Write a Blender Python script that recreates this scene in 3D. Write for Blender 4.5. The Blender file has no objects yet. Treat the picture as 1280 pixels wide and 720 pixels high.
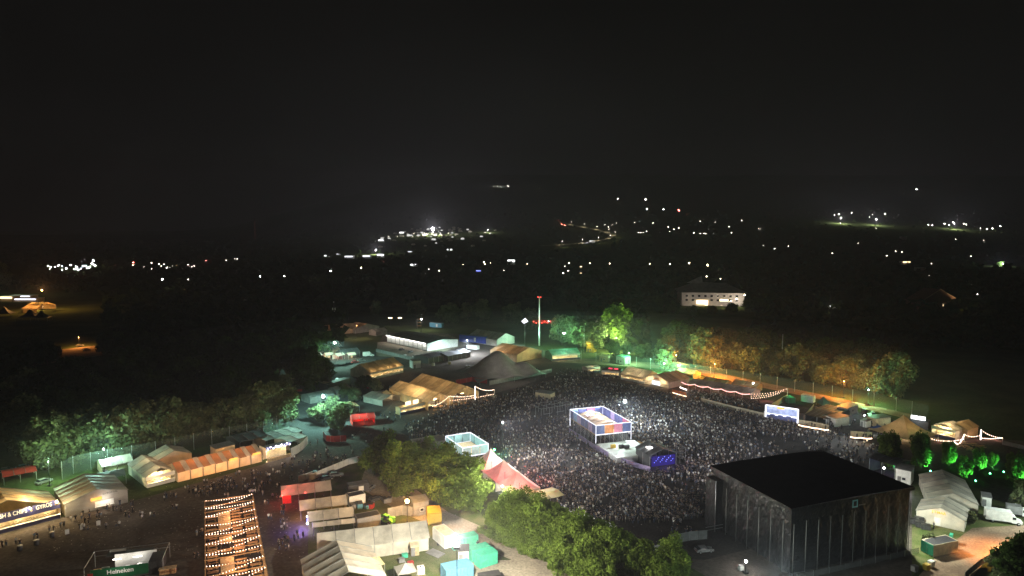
import bpy, bmesh, math, random
import numpy as np
from mathutils import Vector, Matrix, noise
R = math.radians
rng = random.Random(11)
S = bpy.context.scene
C = S.collection

# ------------------------------------------------------------------ camera, sky, light, exposure
CAM_H, F, HY = 75.0, 853.0, 285.0
PITCH = math.atan((360 - HY) / F)
cam_d = bpy.data.cameras.new('camera'); cam = bpy.data.objects.new('camera', cam_d); C.objects.link(cam)
cam_d.sensor_width = 36; cam_d.lens = 36 * F / 1280; cam_d.clip_start = 1; cam_d.clip_end = 20000
cam.location = (0, 0, CAM_H); cam.rotation_euler = (R(90) - PITCH, 0, 0)
S.camera = cam

W = bpy.data.worlds.new('World'); S.world = W; W.use_nodes = True
nt = W.node_tree; nt.nodes.clear()
o_ = nt.nodes.new('ShaderNodeOutputWorld'); bg = nt.nodes.new('ShaderNodeBackground')
sky = nt.nodes.new('ShaderNodeTexSky'); sky.sky_type = 'NISHITA'; sky.sun_disc = False
sky.sun_elevation = R(3); sky.sun_rotation = R(120)
hs = nt.nodes.new('ShaderNodeHueSaturation'); hs.inputs['Saturation'].default_value = 0.12
sc_ = nt.nodes.new('ShaderNodeMix'); sc_.data_type = 'RGBA'; sc_.blend_type = 'MIX'
sc_.inputs[0].default_value = 0.97; sc_.inputs[7].default_value = (.235, .222, .222, 1)
nt.links.new(sky.outputs[0], hs.inputs['Color']); nt.links.new(hs.outputs[0], sc_.inputs[6])
tcw = nt.nodes.new('ShaderNodeTexCoord'); nzw = nt.nodes.new('ShaderNodeTexNoise'); nzw.inputs['Scale'].default_value = 3.2; nzw.inputs['Detail'].default_value = 5
mpw = nt.nodes.new('ShaderNodeMapping'); mpw.inputs['Scale'].default_value = (1, 1, 2.6); nt.links.new(tcw.outputs['Generated'], mpw.inputs['Vector']); nt.links.new(mpw.outputs[0], nzw.inputs['Vector'])
mrw = nt.nodes.new('ShaderNodeMapRange'); mrw.inputs['From Min'].default_value = .35; mrw.inputs['From Max'].default_value = .72; mrw.inputs['To Min'].default_value = .72; mrw.inputs['To Max'].default_value = 1.7
nt.links.new(nzw.outputs['Fac'], mrw.inputs['Value'])
mlw = nt.nodes.new('ShaderNodeMix'); mlw.data_type = 'RGBA'; mlw.blend_type = 'MULTIPLY'; mlw.inputs[0].default_value = 1
nt.links.new(sc_.outputs[2], mlw.inputs[6]); nt.links.new(mrw.outputs[0], mlw.inputs[7])
nt.links.new(mlw.outputs[2], bg.inputs['Color']); bg.inputs['Strength'].default_value = 0.0021
nt.links.new(bg.outputs[0], o_.inputs['Surface'])

sun_d = bpy.data.lights.new('faint_fill_sun', 'SUN'); sun = bpy.data.objects.new('faint_fill_sun', sun_d); C.objects.link(sun)
sun_d.energy = 0.006; sun_d.angle = R(10); sun_d.color = (1, .94, .86)  # faint sun added as a fill, no moon is known
sun.rotation_euler = (R(52), 0, R(-60))

S.view_settings.view_transform = 'Standard'; S.view_settings.look = 'None'
S.view_settings.exposure = 1.3; S.view_settings.gamma = 1; S.view_settings.use_curve_mapping = False
cy = S.cycles
cy.use_denoising = True; cy.use_adaptive_sampling = False
try: cy.denoiser = 'OPENIMAGEDENOISE'
except Exception: pass
cy.max_bounces = 5; cy.diffuse_bounces = 2; cy.glossy_bounces = 2; cy.transmission_bounces = 3
cy.transparent_max_bounces = 12; cy.volume_bounces = 0
cy.sample_clamp_indirect = 4; cy.use_light_tree = True
cy.caustics_reflective = False; cy.caustics_refractive = False
HAZE = 0.00011

# ------------------------------------------------------------------ projection helpers (photo pixel -> place on the ground)
cp, sp = math.cos(PITCH), math.sin(PITCH)
def ray(px, py):
    a, b = px - 640, 360 - py
    return Vector((a, F * cp + b * sp, -F * sp + b * cp))
def at(px, py, z=0.0):
    d = ray(px, py); t = (z - CAM_H) / d.z
    return Vector((d.x * t, d.y * t, z))
def sm(a, b, v):
    t = min(1, max(0, (v - a) / (b - a))); return t * t * (3 - 2 * t)
def terrain(x, y):
    if y < 1250: return 0.0
    a = x / y
    amp = 45 + 500 * sm(-.5, -.05, a)
    n = noise.noise(Vector((x * .0009, y * .0009, 3))) * 26 + noise.noise(Vector((x * .003, y * .003, 9))) * 7
    return (amp * sm(1300, 6500, y)) + n * sm(1300, 3000, y)
def on_land(px, py):
    d = ray(px, py).normalized(); t = 150.0
    p = Vector((0, 0, CAM_H))
    while t < 7500:
        q = p + d * t
        if q.z <= terrain(q.x, q.y): return Vector((q.x, q.y, terrain(q.x, q.y)))
        t += 12 if t > 1200 else 4
    q = p + d * 6000
    return Vector((q.x, q.y, terrain(q.x, q.y)))

# ------------------------------------------------------------------ object helpers
def tag(o, label, cat, group=None, kind=None):
    if kind: o['kind'] = kind
    if label: o['label'] = label
    if cat: o['category'] = cat
    if group: o['group'] = group
    return o
def thing(name, label, cat, loc=(0, 0, 0), rz=0.0, group=None):
    o = bpy.data.objects.new(name, None); C.objects.link(o)
    o.empty_display_size = .5
    o.location = loc; o.rotation_euler = (0, 0, rz)
    return tag(o, label, cat, group)
class MB:
    def __init__(s): s.v = []; s.f = []; s.m = []; s.sm = []
    def add(s, vs, fs, m=0, smooth=False):
        k = len(s.v); s.v += [tuple(q) for q in vs]
        for f in fs: s.f.append([k + i for i in f]); s.m.append(m); s.sm.append(smooth)
        return s
    def box(s, c, size, rz=0, m=0, mat=None):
        x, y, z = (q / 2 for q in size); co, si = math.cos(rz), math.sin(rz)
        vs = []
        for dz in (-z, z):
            for dx, dy in ((-x, -y), (x, -y), (x, y), (-x, y)):
                vs.append((c[0] + dx * co - dy * si, c[1] + dx * si + dy * co, c[2] + dz))
        return s.add(vs, [(3, 2, 1, 0), (4, 5, 6, 7), (0, 1, 5, 4), (1, 2, 6, 5), (2, 3, 7, 6), (3, 0, 4, 7)], m)
    def tube(s, pts, r, n=6, m=0, r2=None, cap=True):
        pts = [Vector(p) for p in pts]; k = len(pts); vs = []; fs = []
        for i, p in enumerate(pts):
            d = (pts[min(i + 1, k - 1)] - pts[max(i - 1, 0)]).normalized()
            a = d.cross(Vector((0, 0, 1)) if abs(d.z) < .95 else Vector((1, 0, 0))).normalized(); b = d.cross(a)
            rr = r if r2 is None else r + (r2 - r) * i / (k - 1)
            for j in range(n):
                t = 2 * math.pi * j / n
                vs.append(p + a * math.cos(t) * rr + b * math.sin(t) * rr)
        for i in range(k - 1):
            for j in range(n):
                fs.append((i * n + j, i * n + (j + 1) % n, (i + 1) * n + (j + 1) % n, (i + 1) * n + j))
        if cap: fs += [tuple(range(n))[::-1], tuple(range((k - 1) * n, k * n))]
        return s.add(vs, fs, m, n > 5)
    def bar(s, a, b, w, m=0): return s.tube([a, b], w * .7, 4, m)
    def ball(s, c, r, m=0, n=8, k=5, sq=1.0):
        vs = []; fs = []
        for i in range(k + 1):
            t = math.pi * i / k
            for j in range(n):
                p = 2 * math.pi * j / n
                vs.append((c[0] + r * math.sin(t) * math.cos(p), c[1] + r * math.sin(t) * math.sin(p), c[2] + r * math.cos(t) * sq))
        for i in range(k):
            for j in range(n): fs.append((i * n + j, (i + 1) * n + j, (i + 1) * n + (j + 1) % n, i * n + (j + 1) % n))
        return s.add(vs, fs, m, True)
    def grid(s, fn, nu, nv, m=0, smooth=True):
        vs = [fn(i / nu, j / nv) for j in range(nv + 1) for i in range(nu + 1)]
        fs = [(j * (nu + 1) + i, j * (nu + 1) + i + 1, (j + 1) * (nu + 1) + i + 1, (j + 1) * (nu + 1) + i) for j in range(nv) for i in range(nu)]
        return s.add(vs, fs, m, smooth)
    def prism(s, poly, y0, y1, m=0):       # polygon in local x,z pushed from y0 to y1
        n = len(poly)
        vs = [(x, y0, z) for x, z in poly] + [(x, y1, z) for x, z in poly]
        fs = [tuple(range(n)), tuple(range(n, 2 * n))[::-1]] + [(i + n, (i + 1) % n + n, (i + 1) % n, i) for i in range(n)]
        return s.add(vs, fs, m)
    def mesh(s, name):
        me = bpy.data.meshes.new(name); me.from_pydata(s.v, [], s.f)
        me.polygons.foreach_set('material_index', s.m); me.polygons.foreach_set('use_smooth', s.sm); me.update()
        return me
    def build(s, name, mats, parent=None, loc=(0, 0, 0), rz=0):
        me = s.mesh(name)
        for q in (mats if isinstance(mats, (list, tuple)) else [mats]): me.materials.append(q)
        o = bpy.data.objects.new(name, me); C.objects.link(o); o.location = loc; o.rotation_euler = (0, 0, rz)
        if parent: o.parent = parent
        return o
def copy_thing(o, loc, rz=None, scale=None, label=None, group=None):
    c = o.copy(); C.objects.link(c); c.location = loc
    if rz is not None: c.rotation_euler = (0, 0, rz)
    if scale: c.scale = scale
    if label: c['label'] = label
    if group: c['group'] = group
    for ch in list(o.children):
        d = ch.copy(); C.objects.link(d); d.parent = c
        for g in list(ch.children):
            e = g.copy(); C.objects.link(e); e.parent = d
    return c
def frame2(A, B):                           # origin and heading of a front line seen left to right
    A = at(*A) if not isinstance(A, Vector) else A; B = at(*B) if not isinstance(B, Vector) else B
    d = B - A; return Vector((A.x, A.y, 0)), math.atan2(d.y, d.x), Vector((d.x, d.y)).length

# ------------------------------------------------------------------ materials
def nodes(name):
    m = bpy.data.materials.new(name); m.use_nodes = True; t = m.node_tree; t.nodes.clear()
    return m, t, t.nodes.new('ShaderNodeOutputMaterial')
def mix_shader(t, a, b, fac):
    x = t.nodes.new('ShaderNodeMixShader'); x.inputs[0].default_value = fac
    t.links.new(a, x.inputs[1]); t.links.new(b, x.inputs[2]); return x.outputs[0]
def noisy_color(t, col, var, scale, detail=4, col2=None, coord='Object'):
    tc = t.nodes.new('ShaderNodeTexCoord'); nz = t.nodes.new('ShaderNodeTexNoise')
    nz.inputs['Scale'].default_value = scale; nz.inputs['Detail'].default_value = detail
    t.links.new(tc.outputs[coord], nz.inputs['Vector'])
    rp = t.nodes.new('ShaderNodeValToRGB')
    rp.color_ramp.elements[0].position = .32; rp.color_ramp.elements[1].position = .68
    a = [max(0, c * (1 - var)) for c in col]; b = [min(1, c * (1 + var)) for c in (col2 or col)]
    rp.color_ramp.elements[0].color = (*a, 1); rp.color_ramp.elements[1].color = (*b, 1)
    t.links.new(nz.outputs['Fac'], rp.inputs[0])
    return rp.outputs[0], nz.outputs['Fac'], tc
def mat(name, col, rough=.7, var=.18, scale=1.2, bump=.0, bscale=6, trans=0.0, metal=0, col2=None, alpha=1.0, spec=.3):
    m, t, out = nodes(name)
    c, fac, tc = noisy_color(t, col, var, scale, col2=col2)
    p = t.nodes.new('ShaderNodeBsdfPrincipled'); t.links.new(c, p.inputs['Base Color'])
    p.inputs['Roughness'].default_value = rough; p.inputs['Metallic'].default_value = metal
    p.inputs['Specular IOR Level'].default_value = spec
    if bump:
        nz = t.nodes.new('ShaderNodeTexNoise'); nz.inputs['Scale'].default_value = bscale; nz.inputs['Detail'].default_value = 3
        t.links.new(tc.outputs['Object'], nz.inputs['Vector'])
        b = t.nodes.new('ShaderNodeBump'); b.inputs['Strength'].default_value = bump; b.inputs['Distance'].default_value = .3
        t.links.new(nz.outputs['Fac'], b.inputs['Height']); t.links.new(b.outputs[0], p.inputs['Normal'])
    s = p.outputs[0]
    if trans:
        tr = t.nodes.new('ShaderNodeBsdfTranslucent'); t.links.new(c, tr.inputs['Color']); s = mix_shader(t, s, tr.outputs[0], trans)
    if alpha < 1:
        tp = t.nodes.new('ShaderNodeBsdfTransparent'); s = mix_shader(t, tp.outputs[0], s, alpha)
    t.links.new(s, out.inputs['Surface'])
    return m
def emit(name, col, strength, sample=False):
    m, t, out = nodes(name); e = t.nodes.new('ShaderNodeEmission')
    e.inputs['Color'].default_value = (*col, 1); e.inputs['Strength'].default_value = strength
    t.links.new(e.outputs[0], out.inputs['Surface'])
    try: m.cycles.emission_sampling = 'AUTO' if sample else 'NONE'
    except Exception: pass
    return m
def leafmat(name, a, b):
    m, t, out = nodes(name)
    c, fac, tc = noisy_color(t, a, .25, .45, 3, col2=b)
    at_ = t.nodes.new('ShaderNodeAttribute'); at_.attribute_name = 'shade'
    hv = t.nodes.new('ShaderNodeHueSaturation'); t.links.new(c, hv.inputs['Color'])
    mr = t.nodes.new('ShaderNodeMapRange'); mr.inputs['To Min'].default_value = .45; mr.inputs['To Max'].default_value = 1.6
    t.links.new(at_.outputs['Fac'], mr.inputs['Value']); t.links.new(mr.outputs[0], hv.inputs['Value'])
    d = t.nodes.new('ShaderNodeBsdfDiffuse'); tr = t.nodes.new('ShaderNodeBsdfTranslucent')
    t.links.new(hv.outputs[0], d.inputs['Color']); t.links.new(hv.outputs[0], tr.inputs['Color'])
    t.links.new(mix_shader(t, d.outputs[0], tr.outputs[0], .3), out.inputs['Surface'])
    return m
M = {}
M['tent'] = mat('white_tent_fabric', (.62, .58, .49), .55, .2, .35, .12, 1.3, trans=.22)
M['tent_grey'] = mat('grey_tent_fabric', (.36, .34, .3), .55, .22, .35, .12, 1.3, trans=.15)
M['tent_tan'] = mat('tan_tent_fabric', (.55, .42, .24), .6, .22, .35, .12, 1.3, trans=.34)
M['tent_brown'] = mat('brown_tent_fabric', (.33, .19, .12), .6, .2, .4, .1, 1.3, trans=.1)
M['tent_dark'] = mat('dark_tent_fabric', (.05, .052, .055), .6, .25, .4, .1, 1.3)
M['tent_stretch'] = mat('charcoal_stretch_fabric', (.24, .235, .225), .6, .2, .3, .08, 1)
M['tent_red'] = mat('red_tent_fabric', (.55, .05, .04), .55, .2, .5, .1, 1.3, trans=.25)
M['tent_green'] = mat('green_tent_fabric', (.1, .3, .2), .55, .2, .5, .1, 1.3, trans=.25)
M['tent_yellow'] = mat('cream_yellow_tent_fabric', (.72, .66, .34), .55, .15, .5, .1, 1.3, trans=.25)
M['tent_blue'] = mat('blue_tent_fabric', (.06, .14, .42), .55, .2, .5, .1, 1.3, trans=.2)
for k_, c_, tr_ in (('tent', (.5, .47, .4), .2), ('tent_grey', (.28, .265, .24), .14), ('tent_tan', (.42, .31, .17), .3), ('tent_brown', (.27, .15, .095), .1)):
    M[k_ + '_worn'] = mat('worn_' + M[k_].name, c_, .6, .25, .5, .12, 1.3, trans=tr_)
M['steel'] = mat('galvanised_steel', (.42, .43, .43), .4, .2, 3, metal=.7)
M['dsteel'] = mat('dark_steel', (.07, .07, .075), .5, .3, 3, metal=.5)
M['white'] = mat('white_painted_panel', (.72, .72, .69), .45, .1, 1)
M['cream'] = mat('cream_wall_panel', (.6, .52, .36), .6, .2, 1)
M['black'] = mat('black_tarpaulin', (.012, .013, .014), .32, .35, .6, .9, .9, spec=.6)
M['blackmat'] = mat('matt_black_roof_sheet', (.004, .004, .004), .9, .3, .5, spec=.05)
M['teal'] = mat('teal_container_paint', (.05, .4, .26), .45, .15, 1.5)
M['blue'] = mat('blue_container_paint', (.09, .25, .36), .45, .15, 1.5)
M['vividblue'] = mat('vivid_blue_paint', (.03, .07, .5), .45, .15, 1.5)
M['green'] = mat('dark_green_board', (.01, .09, .035), .5, .15, 1)
M['lime'] = mat('lime_green_paint', (.2, .6, .06), .4, .12, 1)
M['yellow'] = mat('yellow_paint', (.6, .4, .06), .45, .12, 1)
M['redp'] = mat('red_paint', (.35, .03, .025), .45, .2, 1)
M['greyp'] = mat('grey_paint', (.2, .2, .2), .5, .2, 1)
M['wood'] = mat('oiled_timber', (.4, .2, .085), .6, .35, 2.5, col2=(.5, .29, .13))
M['ply'] = mat('raw_plywood', (.45, .33, .19), .7, .25, 2)
M['navy'] = mat('navy_sign_board', (.03, .03, .09), .5, .15, 1)
M['rubber'] = mat('black_rubber', (.015, .015, .015), .8, .2, 3)
M['glass'] = mat('dark_window_glass', (.015, .02, .025), .1, .1, 1, spec=.6)
M['pvcblue'] = mat('blue_banner', (.15, .18, .38), .5, .2, 1, trans=.25)
M['pvcpink'] = mat('pink_banner', (.55, .2, .3), .5, .2, 1, trans=.25)
M['pvcorange'] = mat('orange_banner', (.6, .22, .08), .5, .2, 1, trans=.25)
M['pvcpale'] = mat('pale_blue_banner', (.3, .45, .66), .5, .2, 1, trans=.25)
M['pvclilac'] = mat('lilac_banner', (.45, .38, .6), .5, .2, 1, trans=.25)
M['glasspanel'] = mat('frosted_railing_panel', (.35, .55, .55), .3, .15, 1, trans=.4, alpha=.6)
M['net'] = mat('fence_netting', (.22, .27, .22), .7, .2, 1, alpha=.22)
M['barrier'] = mat('galvanised_barrier', (.3, .3, .3), .5, .2, 1, alpha=.3)
M['bark'] = mat('tree_bark', (.09, .065, .045), .9, .3, 3)
M['leaf'] = leafmat('leaf_green', (.09, .14, .022), (.13, .19, .035))
M['leafdk'] = leafmat('leaf_dark_green', (.03, .06, .015), (.06, .1, .025))
M['leafgrey'] = leafmat('leaf_grey_green', (.09, .12, .05), (.15, .17, .08))
M['roofmetal'] = mat('pale_metal_roofing', (.3, .3, .3), .5, .15, .3)
M['plaster'] = mat('pale_plaster', (.55, .52, .48), .8, .12, .4)
M['tile'] = mat('roof_tiles', (.18, .1, .07), .8, .2, 1)
M['polepaint'] = mat('pale_pole_paint', (.17, .17, .165), .5, .1, 1)
M['skin'] = mat('skin', (.36, .27, .22), .6, .1, 3)
# lights
M['e_white'] = emit('lamp_white', (1, .98, .94), 60)
M['e_cool'] = emit('lamp_cool', (.75, .95, 1), 60)
M['e_green'] = emit('lamp_greenish', (.6, 1, .85), 60)
M['e_amber'] = emit('lamp_amber', (1, .5, .12), 50)
M['e_bulb'] = emit('festoon_bulb', (1, .66, .46), 5)
M['e_pinkrope'] = emit('pink_rope_light', (1, .42, .36), 1.5)
M['e_whiterope'] = emit('white_rope_light', (1, .86, .78), 2.6)
M['e_warmrope'] = emit('warm_rope_light', (1, .66, .42), 2.2)
M['e_led'] = emit('white_led_strip', (.86, .88, 1), .95)
M['e_ledblue'] = emit('blue_led_strip', (.2, .25, 1), 2)
M['e_tube'] = emit('warm_tube_lamp', (1, .75, .42), 6)
M['e_tubew'] = emit('white_tube_lamp', (1, .95, .9), 6)
M['e_orange'] = emit('orange_lit_sign', (1, .42, .08), .9)
M['e_purple'] = emit('purple_screen', (.1, .05, .8), .09)
M['e_red'] = emit('red_lamp', (1, .06, .04), 6)
M['e_greenspot'] = emit('green_spot', (.1, 1, .35), 25)
M['e_far'] = emit('far_lamp_white', (1, .95, .86), 50)
M['e_farwarm'] = emit('far_lamp_warm', (1, .74, .46), 42)
M['e_fardim'] = emit('far_lamp_dim', (1, .85, .7), 18)
M['e_farred'] = emit('far_lamp_red', (1, .1, .08), 90)
M['e_window'] = emit('lit_window', (1, .72, .4), 1.5)
M['e_strip'] = emit('white_light_panel', (.95, .97, 1), 2.2)

def groundmat(name, a, b, scale, rough=.9, c3=None):
    m, t, out = nodes(name)
    tc = t.nodes.new('ShaderNodeTexCoord')
    n1 = t.nodes.new('ShaderNodeTexNoise'); n1.inputs['Scale'].default_value = scale; n1.inputs['Detail'].default_value = 8
    n2 = t.nodes.new('ShaderNodeTexNoise'); n2.inputs['Scale'].default_value = scale * 14; n2.inputs['Detail'].default_value = 5
    for n in (n1, n2): t.links.new(tc.outputs['Object'], n.inputs['Vector'])
    r1 = t.nodes.new('ShaderNodeValToRGB'); r1.color_ramp.elements[0].position = .38; r1.color_ramp.elements[1].position = .62
    r1.color_ramp.elements[0].color = (*a, 1); r1.color_ramp.elements[1].color = (*b, 1)
    t.links.new(n1.outputs['Fac'], r1.inputs[0])
    mx = t.nodes.new('ShaderNodeMix'); mx.data_type = 'RGBA'; mx.blend_type = 'OVERLAY'; mx.inputs[0].default_value = .7
    t.links.new(r1.outputs[0], mx.inputs[6]); t.links.new(n2.outputs['Fac'], mx.inputs[7])
    d = t.nodes.new('ShaderNodeBsdfDiffuse'); t.links.new(mx.outputs[2], d.inputs['Color'])
    b_ = t.nodes.new('ShaderNodeBump'); b_.inputs['Strength'].default_value = .5; b_.inputs['Distance'].default_value = .1
    t.links.new(n2.outputs['Fac'], b_.inputs['Height']); t.links.new(b_.outputs[0], d.inputs['Normal'])
    t.links.new(d.outputs[0], out.inputs['Surface'])
    return m
M['grass'] = groundmat('meadow_grass', (.035, .05, .018), (.06, .075, .03), .06)
M['lawn'] = groundmat('worn_lawn', (.07, .1, .03), (.13, .13, .06), .25)
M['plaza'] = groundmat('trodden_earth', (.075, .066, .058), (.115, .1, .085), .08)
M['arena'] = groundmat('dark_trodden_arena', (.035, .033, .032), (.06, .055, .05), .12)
M['gravel'] = groundmat('pale_gravel', (.23, .2, .16), (.31, .27, .21), .12)
M['dirt'] = groundmat('dirt_road', (.2, .14, .1), (.3, .22, .15), .15)
M['dimmed_ground'] = groundmat('dimmed_ground', (.05, .05, .05), (.07, .068, .065), .1)

# ------------------------------------------------------------------ lights of lamps, and bare fill lights added without one
def lamp_light(parent, loc, col, power, radius=.25, kind='POINT', aim=None, size=70, blend=.6):
    d = bpy.data.lights.new('lamp_light', kind); d.energy = power; d.color = col; d.shadow_soft_size = radius
    o = bpy.data.objects.new('lamp_light', d); C.objects.link(o); o.parent = parent; o.location = loc
    if kind == 'SPOT':
        d.spot_size = R(size); d.spot_blend = blend
        v = Vector(aim) - Vector(loc); o.rotation_euler = v.to_track_quat('-Z', 'Y').to_euler()
    return o

# ------------------------------------------------------------------ ground
def structure(name, mb, m):
    o = mb.build(name, m); o['kind'] = 'structure'; return o
ys = [-150, -50, 50, 120, 180, 240, 300, 360, 420, 500, 600, 720, 860, 1000, 1150] + [1250 + 130 * i for i in range(44)]
g = MB(); NX = 90
vs = []; fs = []
for y in ys:
    half = max(260, abs(y) * 1.15 + 150)
    for i in range(NX + 1):
        x = (2 * i / NX - 1) * half
        vs.append((x, y, terrain(x, y)))
for j in range(len(ys) - 1):
    for i in range(NX):
        a = j * (NX + 1) + i; fs.append((a, a + 1, a + NX + 2, a + NX + 1))
g.add(vs, fs, 0, True); structure('ground', g, M['grass'])
def sheet(name, px, z, m):
    bm = bmesh.new(); f = bm.faces.new([bm.verts.new(at(x, y, z) if not isinstance((x, y), Vector) else (x, y, z)) for x, y in px])
    bmesh.ops.triangulate(bm, faces=[f]); bmesh.ops.recalc_face_normals(bm, faces=bm.faces)
    me = bpy.data.meshes.new(name); bm.to_mesh(me); bm.free(); me.materials.append(m)
    o = bpy.data.objects.new(name, me); C.objects.link(o); o['kind'] = 'structure'; return o
sheet('plaza', [(-120, 735), (-60, 668), (60, 650), (160, 628), (330, 580), (395, 553), (440, 546), (472, 522), (490, 505), (505, 455), (470, 440), (480, 415), (600, 418), (690, 440),
                (760, 462), (850, 480), (1000, 508), (1080, 520), (1140, 540), (1290, 552), (1290, 575), (1140, 590), (1140, 720), (900, 730), (830, 690),
                (600, 600), (470, 570), (385, 605), (400, 735)], .02, M['plaza'])
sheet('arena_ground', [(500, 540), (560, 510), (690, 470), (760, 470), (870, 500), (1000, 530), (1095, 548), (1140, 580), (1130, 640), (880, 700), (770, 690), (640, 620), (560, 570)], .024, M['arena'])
sheet('yard', [(350, 455), (470, 440), (505, 455), (490, 505), (472, 522), (440, 546), (385, 556), (345, 525)], .028, M['dimmed_ground'])  # yard dimness put into a dark ground colour laid over the grass
sheet('lawn', [(385, 610), (455, 572), (600, 640), (620, 668), (600, 735), (385, 735)], .026, M['lawn'])
sheet('service_road', [(455, 590), (470, 572), (500, 598), (560, 640), (625, 668), (690, 706), (760, 745), (560, 745), (585, 700), (640, 700), (575, 672), (500, 640), (450, 610)], .034, M['gravel'])
sheet('dirt_road', [(1135, 735), (1175, 690), (1215, 660), (1300, 655), (1300, 675), (1240, 690), (1205, 735)], .03, M['dirt'])
sheet('gravel_yard', [(472, 428), (560, 418), (590, 430), (520, 448), (470, 445)], .034, M['gravel'])
sheet('grass_patch', [(1140, 660), (1200, 630), (1235, 640), (1300, 655), (1215, 664), (1175, 692), (1140, 720)], .028, M['lawn'])
sheet('perimeter_track', [(690, 452), (845, 462), (940, 482), (1040, 502), (1150, 527), (1150, 520), (1040, 496), (940, 475), (845, 455), (690, 446)], .03, M['dirt'])
sheet('farm_track', [(-80, 475), (60, 448), (130, 444), (118, 432), (74, 437), (-80, 460)], .03, M['dirt'])

# ------------------------------------------------------------------ trees
def crown_mesh(name, seed, n, leaf, rx=1.0, rz=1.0, clumps=46, low=.12):
    r = np.random.RandomState(seed)
    d = r.normal(size=(clumps, 3)); d /= np.linalg.norm(d, axis=1)[:, None]
    rad = .45 + .5 * r.rand(clumps) ** .6
    lump = 1 + .22 * np.sin(d[:, 0] * 3 + seed) + .18 * np.cos(d[:, 1] * 4 + seed * 2)
    cc = d * (rad * lump)[:, None]
    size = .2 + .17 * r.rand(clumps)
    k = r.randint(0, clumps, n)
    u = r.normal(size=(n, 3)); u /= np.linalg.norm(u, axis=1)[:, None]
    p = cc[k] + u * (size[k] * (.55 + .6 * r.rand(n)))[:, None]
    p[:, 0] *= rx; p[:, 1] *= rx; p[:, 2] = p[:, 2] * rz * .8 + low + .8 * rz
    nrm = u * .8 + r.normal(size=(n, 3)) * .55 + np.array([0, 0, .25]); nrm /= np.linalg.norm(nrm, axis=1)[:, None]
    t = np.cross(nrm, r.normal(size=(n, 3))); t /= np.linalg.norm(t, axis=1)[:, None]; b = np.cross(nrm, t)
    s = leaf * (.6 + .8 * r.rand(n))[:, None]
    v = np.stack([p - t * s, p - b * s * .6, p + t * s, p + b * s * .6], 1).reshape(-1, 3)
    me = bpy.data.meshes.new(name); me.vertices.add(4 * n); me.vertices.foreach_set('co', v.astype(np.float32).ravel())
    me.loops.add(4 * n); me.loops.foreach_set('vertex_index', np.arange(4 * n, dtype=np.int32))
    me.polygons.add(n); me.polygons.foreach_set('loop_start', np.arange(0, 4 * n, 4, dtype=np.int32))
    a = me.attributes.new('shade', 'FLOAT', 'FACE')
    csh = r.rand(clumps); a.data.foreach_set('value', (.55 * csh[k] + .45 * r.rand(n)).astype(np.float32))
    me.update(); me.validate(); return me
def trunk_mesh(name, seed, h=1.0):
    r = random.Random(seed); m = MB()
    m.tube([(0, 0, -.05), (.015, 0, .3), (-.01, .02, .7), (.02, 0, 1.25)], .055, 7, 0, .02)
    for i in range(6):
        a = i * 1.05 + r.random(); z = .45 + .12 * i
        m.tube([(0, 0, z), (.3 * math.cos(a), .3 * math.sin(a), z + .22), (.6 * math.cos(a), .6 * math.sin(a), z + .38)], .025, 5, 0, .008)
    me = m.mesh(name); me.materials.append(M['bark']); return me
TR = {}
def kind(key, n, leaf, mats, rx=1.0, rz=1.0, variants=3, clumps=46):
    TR[key] = []
    for q in range(variants):
        me = crown_mesh('crown', 31 * q + len(TR) * 7 + 3, n, leaf, rx, rz, clumps); me.materials.append(mats)
        TR[key].append((me, trunk_mesh('trunk', q)))
kind('near', 15000, .05, M['leaf'], 1.0, 1.1, 4, 60)
kind('mid', 5200, .075, M['leafgrey'], .9, 1.15, 4)
kind('dark', 4200, .08, M['leafdk'], .95, 1.1, 4)
kind('tall', 5200, .065, M['leaf'], .55, 1.3, 3)
def tree(key, p, h, label, group=None, name='broadleaf_tree', wide=1.0):
    me, tm = rng.choice(TR[key]); s = h / 2.0
    t = thing(name, label, 'tree', p, rng.uniform(0, 6.28), group); 
    t.scale = (s * wide * rng.uniform(.92, 1.08), s * wide * rng.uniform(.92, 1.08), s * rng.uniform(.95, 1.05))
    for nm, m in (('trunk', tm), ('crown', me)):
        o = bpy.data.objects.new(nm, m); C.objects.link(o); o.parent = t
    return t

# foreground hedge of trees along the service road
for px, py, h, w, lab in ((480, 592, 12, 1.0, 'dim green tree at the bend of the gravel road'),
                          (508, 610, 14, 1.0, 'tall olive tree behind the amber lit timber hut'),
                          (545, 622, 14, 1.0, 'full tree between the gravel road and the white viewing deck'),
                          (575, 640, 13.5, 1.15, 'round dense tree next to the red and white peaked tents'),
                          (525, 590, 11, .9, 'shadowed tree by the pale hut under the viewing deck')):
    tree('near', at(px, py), h, lab, wide=w)
hed = ['brightest hedge tree opposite the teal generators', 'yellow green hedge tree beside the cream stalls', 'tall hedge tree behind the small lit ticket stall',
       'thick hedge tree halfway along the gravel road', 'hedge tree beside the small white roofed stall', 'dimming hedge tree near the stalls by the crowd',
       'hedge tree dipping below the picture edge', 'dark hedge tree beside the parked cars by the stage', 'last low hedge tree before the stage side yard',
       'gap filling hedge tree behind the teal containers', 'hedge tree hugging the roadside kerb', 'shaggy hedge tree next to the crowd barrier']
fillers = [(622, 672), (634, 682), (655, 690), (672, 698), (692, 706), (712, 716), (730, 728), (625, 662)]
for i, (px, py) in enumerate(fillers):
    tree('near', at(px, py), 6.2, 'low roadside bush of the bright hedge row, ' + ['at its start', 'opposite the twin generators', 'just past the generators', 'in front of the tallest hedge tree', 'halfway along the row', 'two thirds along the row', 'lowest of the row by the gravel', 'tucked under the first hedge tree'][i], wide=1.25, name='hedge_bush')
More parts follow.
